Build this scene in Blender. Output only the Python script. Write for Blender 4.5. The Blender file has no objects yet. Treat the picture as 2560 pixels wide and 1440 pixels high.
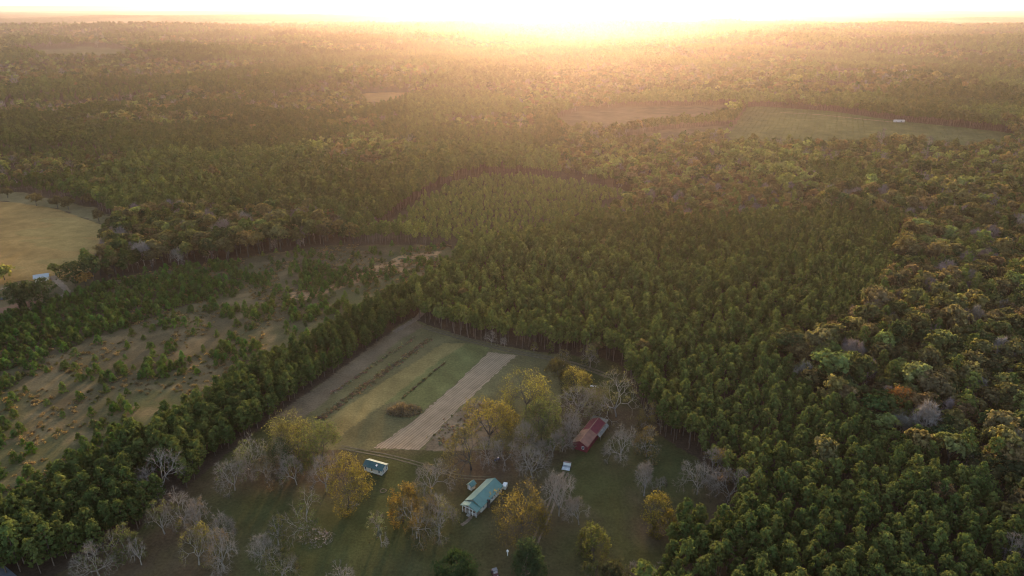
import bpy, bmesh, math, random
import numpy as np
from mathutils import Vector, Matrix
random.seed(7); rng = np.random.default_rng(11)
R = math.radians
S = bpy.context.scene
COL = S.collection

# ---------------------------------------------------------------- camera
H = 150.0
F = 1706.7
PITCH = 22.47
cam_d = bpy.data.cameras.new('camera'); cam = bpy.data.objects.new('camera', cam_d); COL.objects.link(cam)
cam.location = (0, 0, H); cam.rotation_euler = (R(90 - PITCH), 0, R(0))
cam_d.sensor_width = 36; cam_d.lens = F / 2560 * 36
cam_d.clip_start = 0.5; cam_d.clip_end = 200000
S.camera = cam
# ---------------------------------------------------------------- sky and sun
SUN_EL, SUN_AZ = 7.5, 4.3            # degrees; azimuth clockwise from +Y
w = bpy.data.worlds.new('World'); S.world = w; w.use_nodes = True
nt = w.node_tree; bg = nt.nodes['Background']
sky = nt.nodes.new('ShaderNodeTexSky'); sky.sky_type = 'NISHITA'; sky.sun_disc = False
sky.sun_elevation = R(SUN_EL); sky.sun_rotation = R(SUN_AZ); sky.altitude = 150
sky.air_density = 0.6; sky.dust_density = 1.1; sky.ozone_density = 0.1
nt.links.new(sky.outputs[0], bg.inputs[0]); bg.inputs[1].default_value = 0.15
sl = bpy.data.lights.new('sun', 'SUN'); sun = bpy.data.objects.new('sun', sl); COL.objects.link(sun)
sl.energy = 2.0; sl.angle = R(2.5); sl.color = (1.0, 0.68, 0.42)
d = Vector((math.sin(R(SUN_AZ)) * math.cos(R(SUN_EL)), math.cos(R(SUN_AZ)) * math.cos(R(SUN_EL)), math.sin(R(SUN_EL))))
sun.rotation_euler = d.to_track_quat('Z', 'Y').to_euler(); sun.location = (60, 500, 400)
S.view_settings.view_transform = 'Standard'; S.view_settings.look = 'None'
S.view_settings.exposure = 2.25; S.view_settings.gamma = 1
S.render.engine = 'CYCLES'
cy = S.cycles
cy.use_denoising = True; cy.filter_width = 1.1; cy.max_bounces = 5; cy.diffuse_bounces = 3; cy.glossy_bounces = 2
cy.transmission_bounces = 3; cy.volume_bounces = 1; cy.transparent_max_bounces = 6
cy.caustics_reflective = False; cy.caustics_refractive = False
try: cy.denoising_prefilter = 'ACCURATE'
except Exception: pass

# ---------------------------------------------------------------- terrain and pixel <-> ground
def smooth(x, a, b):
    t = np.clip((x - a) / (b - a), 0, 1); return t * t * (3 - 2 * t)
HILLS = []      # (x, y, rx, ry, height)
def _base(x, y):
    x = np.asarray(x, float); y = np.asarray(y, float)
    r = np.hypot(x, y)
    n = (np.sin(x / 410 + 1.3) * np.cos(y / 360 + .4) + .7 * np.sin(x / 210 - y / 260 + 2.1)
         + .5 * np.sin(y / 170 + x / 500 + .7) * np.cos(x / 330 - 1.1))
    m = np.sin(x / 1500 + .5) * np.cos(y / 1100 + 1.7) + .6 * np.sin(x / 2600 - y / 1700 + 2.)
    z = smooth(r, 800, 2600) * (8 * n) + smooth(r, 3000, 9000) * 26 * m
    return z - r * r / (2 * 6371000.)
def hgt(x, y):
    z = _base(x, y)
    for (hx, hy, rx, ry, hh) in HILLS:
        z = z + hh * np.exp(-((x - hx) / rx) ** 2 - ((y - hy) / ry) ** 2)
    return z
HILLS += [(-1250, 2150, 520, 330, 34), (-500, 1450, 420, 150, 11), (-300, 2700, 700, 280, 22), (1500, 2700, 700, 300, 20),
          (520, 930, 230, 130, 5), (500, 4300, 1400, 300, 30), (-2700, 4300, 1500, 350, 35)]
cp, sp = math.cos(R(PITCH)), math.sin(R(PITCH))
def ray(px, py):
    a = (px - 1280) / F; b = (720 - py) / F
    return Vector((a, cp + b * sp, -sp + b * cp))
def P(px, py, z0=0.0):
    """ground point seen at photo pixel (px, py)"""
    v = ray(px, py)
    if v.z > -1e-3: v.z = -1e-3
    t = (H - z0) / -v.z
    if t * v.y < 700: return Vector((v.x * t, v.y * t, z0))
    tt = 500.0; prev = tt
    while tt < 40000:
        x, y, z = v.x * tt, v.y * tt, H + v.z * tt
        if z < float(hgt(x, y)) + z0: break
        prev = tt; tt *= 1.004
    lo, hi = prev, tt
    for _ in range(20):
        m = (lo + hi) / 2
        if H + v.z * m < float(hgt(v.x * m, v.y * m)) + z0: hi = m
        else: lo = m
    return Vector((v.x * hi, v.y * hi, z0 + float(hgt(v.x * hi, v.y * hi))))
def to_px(x, y, z):
    dz = z - H
    dep = y * cp - dz * sp
    up = y * sp + dz * cp
    dep = np.where(dep < 1, 1, dep)
    return 1280 + F * x / dep, 720 - F * up / dep
def inpoly(px, py, poly):
    px = np.asarray(px); py = np.asarray(py); ins = np.zeros(px.shape, bool)
    n = len(poly); j = n - 1
    for i in range(n):
        xi, yi = poly[i]; xj, yj = poly[j]
        if yi != yj:
            c = ((yi > py) != (yj > py)) & (px < (xj - xi) * (py - yi) / (yj - yi) + xi)
            ins ^= c
        j = i
    return ins
def vnoise(x, y, s, seed=0):
    x = np.asarray(x) / s; y = np.asarray(y) / s
    xi = np.floor(x).astype(np.int64); yi = np.floor(y).astype(np.int64)
    fx = x - xi; fy = y - yi; fx = fx * fx * (3 - 2 * fx); fy = fy * fy * (3 - 2 * fy)
    def hsh(a, b):
        v = (a * 374761393 + b * 668265263 + seed * 1442695041) & 0xffffffff
        v = ((v ^ (v >> 13)) * 1274126177) & 0xffffffff
        return ((v ^ (v >> 16)) & 0xffff) / 65535.0
    return ((hsh(xi, yi) * (1 - fx) + hsh(xi + 1, yi) * fx) * (1 - fy) + (hsh(xi, yi + 1) * (1 - fx) + hsh(xi + 1, yi + 1) * fx) * fy)
def fnoise(x, y, s, seed=0, o=3):
    t = 0; a = 1; w_ = 0
    for k in range(o):
        t = t + a * vnoise(x, y, s / 2 ** k, seed + k * 17); w_ += a; a *= .55
    return t / w_

# ---------------------------------------------------------------- regions, in the photograph's pixels on the ground
HOME = [(-60, 1460), (0, 1440), (130, 1440), (215, 1400), (320, 1345), (440, 1245), (600, 1108), (705, 1028), (900, 890), (1000, 812), (1030, 795), (1045, 800),
        (1065, 812), (1180, 848), (1280, 868), (1370, 883), (1500, 897), (1545, 908), (1570, 950), (1605, 1020), (1640, 1085), (1745, 1145), (1790, 1200),
        (1850, 1260), (1800, 1330), (1700, 1345), (1655, 1400), (1640, 1520), (1500, 1700), (300, 1700), (-200, 1600)]
BELT = [(-400, 1570), (-200, 1440), (0, 1318), (250, 1172), (440, 1078), (560, 978), (770, 865), (900, 805), (985, 755), (1050, 725), (1090, 740), (1035, 790),
        (1000, 812), (900, 890), (705, 1028), (600, 1108), (440, 1245), (320, 1345), (215, 1400), (100, 1425), (40, 1400), (-20, 1380), (-300, 1700)]
CUT = [(-500, 1500), (-200, 1050), (0, 800), (130, 752), (280, 700), (420, 668), (560, 655), (680, 632), (850, 612), (1100, 612), (1160, 618), (1130, 680), (1075, 720), (985, 755),
       (900, 805), (770, 865), (560, 978), (440, 1078), (250, 1172), (0, 1318), (-200, 1440)]
SAPL = [(-300, 1000), (0, 803), (130, 760), (290, 708), (420, 690), (500, 688), (575, 715), (560, 738), (430, 775), (330, 820), (230, 845), (160, 880), (60, 905), (0, 930), (-200, 1150)]
GOLD = [(-300, 490), (0, 503), (60, 508), (140, 522), (290, 574), (262, 612), (248, 665), (200, 690), (110, 705), (60, 700), (0, 715), (-300, 780)]
GOLDGRASS = [(-300, 470), (0, 484), (60, 480), (140, 500), (235, 520), (320, 560), (290, 574), (140, 522), (60, 508), (0, 503), (-300, 490)]
YARD = [(-400, 800), (0, 715), (60, 700), (110, 705), (200, 690), (240, 700), (200, 740), (130, 752), (0, 803), (-300, 1000)]
BLOCK = [(960, 590), (1010, 560), (1060, 512), (1130, 475), (1210, 452), (1330, 452), (1450, 470), (1560, 490), (1540, 530), (1480, 560), (1380, 590), (1290, 620), (1150, 625)]
LANE = [(880, 605), (955, 568), (1015, 518), (1095, 468), (1200, 438), (1335, 438), (1480, 456), (1600, 487), (1560, 490), (1450, 470), (1330, 452), (1210, 452), (1130, 475), (1060, 512), (1010, 560), (960, 600)]
ROWF = [(1790, 375), (1840, 310), (1868, 268), (1900, 266), (2080, 278), (2240, 302), (2400, 318), (2540, 334), (2500, 372), (2200, 372)]
CLR1 = [(1380, 300), (1450, 278), (1560, 267), (1850, 263), (1835, 285), (1760, 305), (1640, 318), (1560, 335), (1420, 335)]
CLR2 = [(1550, 345), (1660, 325), (1840, 312), (1810, 345), (1700, 362), (1560, 362)]
FLD9 = [(2040, 178), (2160, 180), (2290, 184), (2300, 192), (2180, 197), (2110, 203), (2060, 195)]
FLD9B = [(1970, 213), (2080, 215), (2200, 222), (2190, 240), (2080, 240), (1990, 232)]
FLD10 = [(900, 234), (960, 231), (1025, 231), (1018, 252), (990, 268), (920, 270)]
HILLF = [(20, 131), (120, 122), (230, 117), (320, 124), (440, 147), (300, 150), (150, 146)]
HARD_R = [(2250, 545), (2400, 545), (3100, 560), (3100, 1500), (2560, 1330), (2380, 1220), (2250, 1150), (2080, 1040), (1950, 960), (1930, 900), (2060, 850), (2160, 790), (2230, 690)]
HARD_M = [(1480, 520), (1560, 500), (1800, 490), (2100, 500), (2300, 520), (3100, 500), (3100, 580), (2250, 560), (2100, 545), (1900, 560), (1700, 570), (1560, 560)]
HARD_L = [(290, 574), (340, 555), (460, 545), (620, 540), (760, 545), (880, 590), (900, 625), (720, 640), (560, 660), (420, 690), (280, 712), (220, 730), (235, 665)]
HARD_U = [(1500, 470), (1450, 400), (1600, 370), (2000, 380), (3100, 400), (3100, 520), (2300, 520), (2100, 500), (1800, 490)]
HARD_C = [(760, 370), (900, 350), (1050, 350), (1000, 430), (900, 440), (800, 420)]
PINE_R = [(1045, 800), (1075, 725), (1130, 680), (1160, 640), (1160, 625), (1290, 620), (1480, 560), (1560, 560), (1700, 570), (1900, 560), (2100, 545), (2250, 560), (2230, 690), (2160, 790), (2060, 850), (1930, 900),
          (1950, 960), (2080, 1040), (2250, 1150), (2380, 1220), (2560, 1330), (3000, 1600), (1600, 1700), (1640, 1400), (1850, 1260), (1545, 908), (1280, 868)]
OPEN = [HOME, CUT, GOLD, GOLDGRASS, YARD, LANE, ROWF, CLR1, CLR2, FLD9, FLD9B, FLD10, HILLF]

# crop strips inside the home field (pixel polygons)
ST_TRACK = [(690, 1040), (720, 1018), (1000, 815), (1035, 800), (1060, 815), (1000, 850), (760, 1045)]
ST_GOLD = [(800, 1060), (860, 1020), (1110, 858), (1165, 858), (1080, 915), (960, 1010), (850, 1090)]
ST_GREEN = [(960, 1010), (1080, 915), (1165, 858), (1225, 870), (1180, 925), (1030, 1050), (1000, 1000)]
ST_PLOW = [(935, 1120), (1030, 1055), (1140, 960), (1222, 880), (1295, 888), (1250, 925), (1140, 1030), (1050, 1125)]
ST_DRY = [(1055, 1125), (1110, 1060), (1180, 1000), (1240, 1010), (1250, 1080), (1170, 1130)]

# ---------------------------------------------------------------- materials
def mat(name): 
    m = bpy.data.materials.new(name); m.use_nodes = True
    n = m.node_tree; n.nodes.clear(); return m, n
def nn(n, t, **k):
    x = n.nodes.new(t)
    for a, b in k.items(): setattr(x, a, b)
    return x
def simple(name, col, rough=.7, metal=0., var=.25, scale=1.5, spec=.4, bump=0., stripes=None):
    m, n = mat(name)
    o = nn(n, 'ShaderNodeOutputMaterial'); b = nn(n, 'ShaderNodeBsdfPrincipled')
    b.inputs['Roughness'].default_value = rough; b.inputs['Metallic'].default_value = metal
    b.inputs['Specular IOR Level'].default_value = spec
    tc = nn(n, 'ShaderNodeTexCoord'); no = nn(n, 'ShaderNodeTexNoise'); no.inputs['Scale'].default_value = scale
    no.inputs['Detail'].default_value = 5
    r = nn(n, 'ShaderNodeMapRange'); r.inputs[1].default_value = .3; r.inputs[2].default_value = .7
    r.inputs[3].default_value = 1 - var; r.inputs[4].default_value = 1 + var
    mx = nn(n, 'ShaderNodeVectorMath', operation='SCALE'); mx.inputs[0].default_value = col
    n.links.new(tc.outputs['Object'], no.inputs['Vector']); n.links.new(no.outputs[0], r.inputs[0])
    n.links.new(r.outputs[0], mx.inputs['Scale']); n.links.new(mx.outputs[0], b.inputs['Base Color'])
    hsrc = no.outputs[0]
    if stripes:
        wv = nn(n, 'ShaderNodeTexWave', wave_type='BANDS', bands_direction=stripes[0]); wv.inputs['Scale'].default_value = stripes[1]
        n.links.new(tc.outputs['Object'], wv.inputs['Vector']); hsrc = wv.outputs['Fac']; bump = bump or .5
    if bump:
        bp = nn(n, 'ShaderNodeBump'); bp.inputs['Strength'].default_value = bump; bp.inputs['Distance'].default_value = .05
        n.links.new(hsrc, bp.inputs['Height']); n.links.new(bp.outputs[0], b.inputs['Normal'])
    n.links.new(b.outputs[0], o.inputs[0]); return m
def foliage(name, trans=.45, gain=1.0):
    m, n = mat(name); o = nn(n, 'ShaderNodeOutputMaterial')
    at = nn(n, 'ShaderNodeAttribute', attribute_type='INSTANCER', attribute_name='tint')
    geo = nn(n, 'ShaderNodeNewGeometry')
    no = nn(n, 'ShaderNodeTexNoise'); no.inputs['Scale'].default_value = .55; no.inputs['Detail'].default_value = 3
    tc = nn(n, 'ShaderNodeTexCoord'); n.links.new(tc.outputs['Object'], no.inputs['Vector'])
    r = nn(n, 'ShaderNodeMapRange'); r.inputs[1].default_value = .3; r.inputs[2].default_value = .7
    r.inputs[3].default_value = .6 * gain; r.inputs[4].default_value = 1.45 * gain
    n.links.new(no.outputs[0], r.inputs[0])
    mx = nn(n, 'ShaderNodeVectorMath', operation='SCALE'); n.links.new(at.outputs['Color'], mx.inputs[0]); n.links.new(r.outputs[0], mx.inputs['Scale'])
    df = nn(n, 'ShaderNodeBsdfDiffuse'); tr = nn(n, 'ShaderNodeBsdfTranslucent'); ms = nn(n, 'ShaderNodeMixShader')
    tw = nn(n, 'ShaderNodeVectorMath', operation='MULTIPLY'); tw.inputs[1].default_value = (1.2, 1.25, .7)
    n.links.new(mx.outputs[0], tw.inputs[0])
    n.links.new(mx.outputs[0], df.inputs[0]); n.links.new(tw.outputs[0], tr.inputs[0])
    ms.inputs[0].default_value = trans
    n.links.new(df.outputs[0], ms.inputs[1]); n.links.new(tr.outputs[0], ms.inputs[2]); n.links.new(ms.outputs[0], o.inputs[0])
    return m
M_LEAF = foliage('leaf_foliage'); M_NEEDLE = foliage('needle_foliage', .35)
M_TWIG = foliage('bare_twigs', .0)
M_PINEBARK = simple('pine_bark', (.13, .09, .065), .9, var=.3, scale=3)
M_BARK = simple('orchard_bark', (.25, .20, .155), .9, var=.35, scale=2.5)
M_DARKBARK = simple('dark_bark', (.07, .055, .04), .9, var=.35, scale=2.5)

# ground: colour comes from what covers each spot (attribute), broken up by noise
def ground_mat():
    m, n = mat('ground_cover'); o = nn(n, 'ShaderNodeOutputMaterial'); b = nn(n, 'ShaderNodeBsdfDiffuse')
    at = nn(n, 'ShaderNodeAttribute', attribute_type='GEOMETRY', attribute_name='cover')
    tc = nn(n, 'ShaderNodeNewGeometry')
    n1 = nn(n, 'ShaderNodeTexNoise'); n1.inputs['Scale'].default_value = 1.1; n1.inputs['Detail'].default_value = 6; n1.inputs['Roughness'].default_value = .7
    n2 = nn(n, 'ShaderNodeTexNoise'); n2.inputs['Scale'].default_value = .11; n2.inputs['Detail'].default_value = 5; n2.inputs['Roughness'].default_value = .65
    n.links.new(tc.outputs['Position'], n1.inputs['Vector']); n.links.new(tc.outputs['Position'], n2.inputs['Vector'])
    r1 = nn(n, 'ShaderNodeMapRange'); r1.inputs[1].default_value = .3; r1.inputs[2].default_value = .7; r1.inputs[3].default_value = .72; r1.inputs[4].default_value = 1.3
    r2 = nn(n, 'ShaderNodeMapRange'); r2.inputs[1].default_value = .3; r2.inputs[2].default_value = .7; r2.inputs[3].default_value = .8; r2.inputs[4].default_value = 1.22
    n.links.new(n1.outputs[0], r1.inputs[0]); n.links.new(n2.outputs[0], r2.inputs[0])
    mu = nn(n, 'ShaderNodeMath', operation='MULTIPLY'); n.links.new(r1.outputs[0], mu.inputs[0]); n.links.new(r2.outputs[0], mu.inputs[1])
    sc = nn(n, 'ShaderNodeVectorMath', operation='SCALE'); n.links.new(at.outputs['Color'], sc.inputs[0]); n.links.new(mu.outputs[0], sc.inputs['Scale'])
    n.links.new(sc.outputs[0], b.inputs['Color'])
    bp = nn(n, 'ShaderNodeBump'); bp.inputs['Strength'].default_value = .7; bp.inputs['Distance'].default_value = .25
    n.links.new(n1.outputs[0], bp.inputs['Height']); n.links.new(bp.outputs[0], b.inputs['Normal'])
    n.links.new(b.outputs[0], o.inputs[0]); return m
M_GROUND = ground_mat()

# ---------------------------------------------------------------- mesh helpers
def raw_mesh(name, V, Fq, mats, attrs=None, smooth_=False):
    """V (n,3); Fq (m,k) faces of equal size"""
    me = bpy.data.meshes.new(name); V = np.asarray(V, np.float32); Fq = np.asarray(Fq, np.int32); k = Fq.shape[1]
    me.vertices.add(len(V)); me.vertices.foreach_set('co', V.ravel())
    me.loops.add(Fq.size); me.loops.foreach_set('vertex_index', Fq.ravel())
    me.polygons.add(len(Fq)); me.polygons.foreach_set('loop_start', np.arange(0, Fq.size, k, dtype=np.int32))
    me.update(calc_edges=True)
    for m in mats: me.materials.append(m)
    for nm, tp, arr in (attrs or []):
        a = me.attributes.new(nm, tp, 'POINT')
        a.data.foreach_set('color' if 'COLOR' in tp else 'vector' if tp == 'FLOAT_VECTOR' else 'value', np.ascontiguousarray(arr).ravel())
    if smooth_: me.polygons.foreach_set('use_smooth', np.ones(len(Fq), bool))
    return me
def link(name, me, parent=None, **props):
    o = bpy.data.objects.new(name, me); COL.objects.link(o)
    if parent is not None: o.parent = parent
    for k, v in props.items(): o[k] = v
    return o
def thing(name, label, cat, loc=(0, 0, 0), rz=0., group=None):
    o = bpy.data.objects.new(name, None); COL.objects.link(o); o.empty_display_size = .5
    o.location = loc; o.rotation_euler = (0, 0, rz); o['label'] = label; o['category'] = cat
    if group: o['group'] = group
    return o
class MB:
    def __init__(s): s.v = []; s.f = []
    def add(s, vs, fs):
        b = len(s.v); s.v += [tuple(v) for v in vs]; s.f += [tuple(b + i for i in f) for f in fs]; return s
    def box(s, x0, x1, y0, y1, z0, z1):
        return s.add([(x0, y0, z0), (x1, y0, z0), (x1, y1, z0), (x0, y1, z0), (x0, y0, z1), (x1, y0, z1), (x1, y1, z1), (x0, y1, z1)],
                     [(0, 3, 2, 1), (4, 5, 6, 7), (0, 1, 5, 4), (1, 2, 6, 5), (2, 3, 7, 6), (3, 0, 4, 7)])
    def tube(s, a, b, r0, r1, n=6, cap=True):
        a = Vector(a); b = Vector(b); d_ = (b - a).normalized(); q = d_.to_track_quat('Z', 'Y')
        vs = [a + q @ Vector((math.cos(2 * math.pi * i / n) * r0, math.sin(2 * math.pi * i / n) * r0, 0)) for i in range(n)]
        vs += [b + q @ Vector((math.cos(2 * math.pi * i / n) * r1, math.sin(2 * math.pi * i / n) * r1, 0)) for i in range(n)]
        fs = [(i, (i + 1) % n, n + (i + 1) % n, n + i) for i in range(n)]
        if cap: fs += [tuple(range(n - 1, -1, -1)), tuple(range(n, 2 * n))]
        return s.add(vs, fs)
    def poly_prism(s, pts, axis, a0, a1):
        """pts 2-D polygon in the plane across AXIS ('x' or 'y'), swept from a0 to a1"""
        n = len(pts)
        mk = (lambda p, a: (a, p[0], p[1])) if axis == 'x' else (lambda p, a: (p[0], a, p[1])) if axis == 'y' else (lambda p, a: (p[0], p[1], a))
        vs = [mk(p, a0) for p in pts] + [mk(p, a1) for p in pts]
        return s.add(vs, [tuple(range(n - 1, -1, -1)), tuple(range(n, 2 * n))] + [(i, (i + 1) % n, n + (i + 1) % n, n + i) for i in range(n)])
    def build(s, name, m, parent=None, bevel=0., smooth_=False, **props):
        me = bpy.data.meshes.new(name); me.from_pydata(s.v, [], s.f)
        bm = bmesh.new(); bm.from_mesh(me); bmesh.ops.recalc_face_normals(bm, faces=bm.faces)
        if bevel: bmesh.ops.bevel(bm, geom=list(bm.edges), offset=bevel, segments=2, affect='EDGES', clamp_overlap=True)
        bm.to_mesh(me); bm.free()
        if smooth_:
            for p in me.polygons: p.use_smooth = True
        me.materials.append(m)
        return link(name, me, parent, **props)

# ---------------------------------------------------------------- ground sheet
def ground_color(x, y, z):
    """albedo of what covers the ground at each point"""
    px, py = to_px(x, y, z)
    n1 = fnoise(x, y, 14, 1, 4); n2 = fnoise(x, y, 60, 5, 3); n3 = fnoise(x, y, 4, 9, 3)
    jx = px + (n3 - .5) * 16; jy = py + (n1 - .5) * 10
    N = len(px); C = np.empty((N, 3))
    C[:] = (.075, .05, .032)                                        # needle litter on the forest floor
    def put(mask, c, amp=.25, nz=n1):
        c = np.array(c); C[mask] = c[None] * (1 + amp * (nz[mask, None] - .5) * 2)
    far = np.hypot(x, y) > 5000
    put(far, (.075, .07, .035), .4, fnoise(x, y, 700, 3, 4))
    # orchard and yard
    h = inpoly(jx, jy, HOME)
    grass = np.array((.068, .060, .022)); litter = np.array((.090, .060, .036)); olive = np.array((.092, .066, .032))
    g = smooth(fnoise(x, y, 38, 21, 3), .45, .62)[:, None]
    base = olive * (1 - g) + grass * g
    C[h] = base[h]
    for (lx, ly, lr) in LITTER:
        dd = np.hypot(x - lx, y - ly) / lr
        k = np.clip(1.25 - dd + (n1 - .5) * .9, 0, 1)[:, None] * .85
        C[h] = C[h] * (1 - k[h]) + litter * k[h]
    for (gx, gy, gr, st) in GREENS:
        q = P(gx, gy); dd = np.hypot(x - q.x, y - q.y) / gr
        k = np.clip(1.2 - dd + (n1 - .5) * .7, 0, 1)[:, None] * st
        C[h] = C[h] * (1 - k[h]) + np.array((.058, .060, .022)) * k[h]
    tb = h & (jy < 1150 - .0 * jx) & (px > 680) & (px < 1400) & (py < 1125)
    put(tb & (py < 1125), (.128, .104, .046), .25)
    for poly, c in ((ST_TRACK, (.16, .112, .066)), (ST_GOLD, (.205, .15, .058)), (ST_GREEN, (.140, .126, .046))):
        put(inpoly(px + (n3 - .5) * 8, py + (n3 - .5) * 5, poly), c, .22)
    put(inpoly(jx, jy, ST_DRY), (.17, .118, .07), .45, n3)
    # cut-over land with saplings
    c_ = inpoly(jx, jy, CUT)
    k = smooth(n2, .35, .65)[:, None]; k2 = smooth(fnoise(x, y, 9, 33, 3), .5, .75)[:, None]
    cc = np.array((.096, .072, .038)) * (1 - k) + np.array((.088, .080, .034)) * k
    cc = cc * (1 - k2 * .6) + np.array((.18, .125, .062)) * k2 * .6
    C[c_] = cc[c_]
    s_ = inpoly(jx, jy, SAPL); put(s_, (.09, .065, .035))
    band = inpoly(px, py, [(700, 740), (900, 680), (1000, 640), (1110, 625), (1050, 670), (900, 705), (760, 752)])
    put(band & (n3 > .45), (.28, .165, .08), .3, n3)
    g_ = inpoly(px, py, GOLD); kk = fnoise(x * .25 + y * .1, y, 26, 41, 3)
    C[g_] = (np.array((.27, .165, .060)) * (1 + .5 * (kk[g_, None] - .5) * 2))
    lf = inpoly(px, py, GOLD) & (kk > .58); C[lf] = C[lf] * .75 + np.array((.14, .14, .05)) * .25
    put(inpoly(jx, jy, GOLDGRASS), (.16, .125, .06)); put(inpoly(jx, jy, YARD), (.11, .085, .045), .4)
    put(inpoly(px, py, [(-50, 760), (0, 770), (110, 742), (40, 800), (-50, 830)]), (.17, .10, .065), .2)
    put(inpoly(jx, jy, LANE), (.075, .055, .035)); put(inpoly(px, py, BLOCK), (.08, .06, .035))
    put(inpoly(px, py, ROWF), (.078, .084, .034), .35); put(inpoly(jx, jy, CLR1), (.08, .06, .036), .5); put(inpoly(jx, jy, CLR2), (.09, .068, .042), .4)
    put(inpoly(px, py, FLD9), (.20, .13, .08), .35, n2); put(inpoly(px, py, FLD9B), (.12, .09, .06), .25, n2)
    put(inpoly(px, py, FLD10), (.22, .125, .05), .25, n2); put(inpoly(jx, py, HILLF), (.10, .085, .042), .4, n2)
    return np.clip(C, .004, .6)

# ---------------------------------------------------------------- orchard trees: base pixel, crown centre y, crown width, leafiness, colour, label
Y_, O_, G_, B_, PK, DG = (.27, .20, .055), (.26, .15, .055), (.155, .15, .045), (.20, .15, .11), (.27, .155, .09), (.06, .075, .025)
YG = (.21, .19, .055)
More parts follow.
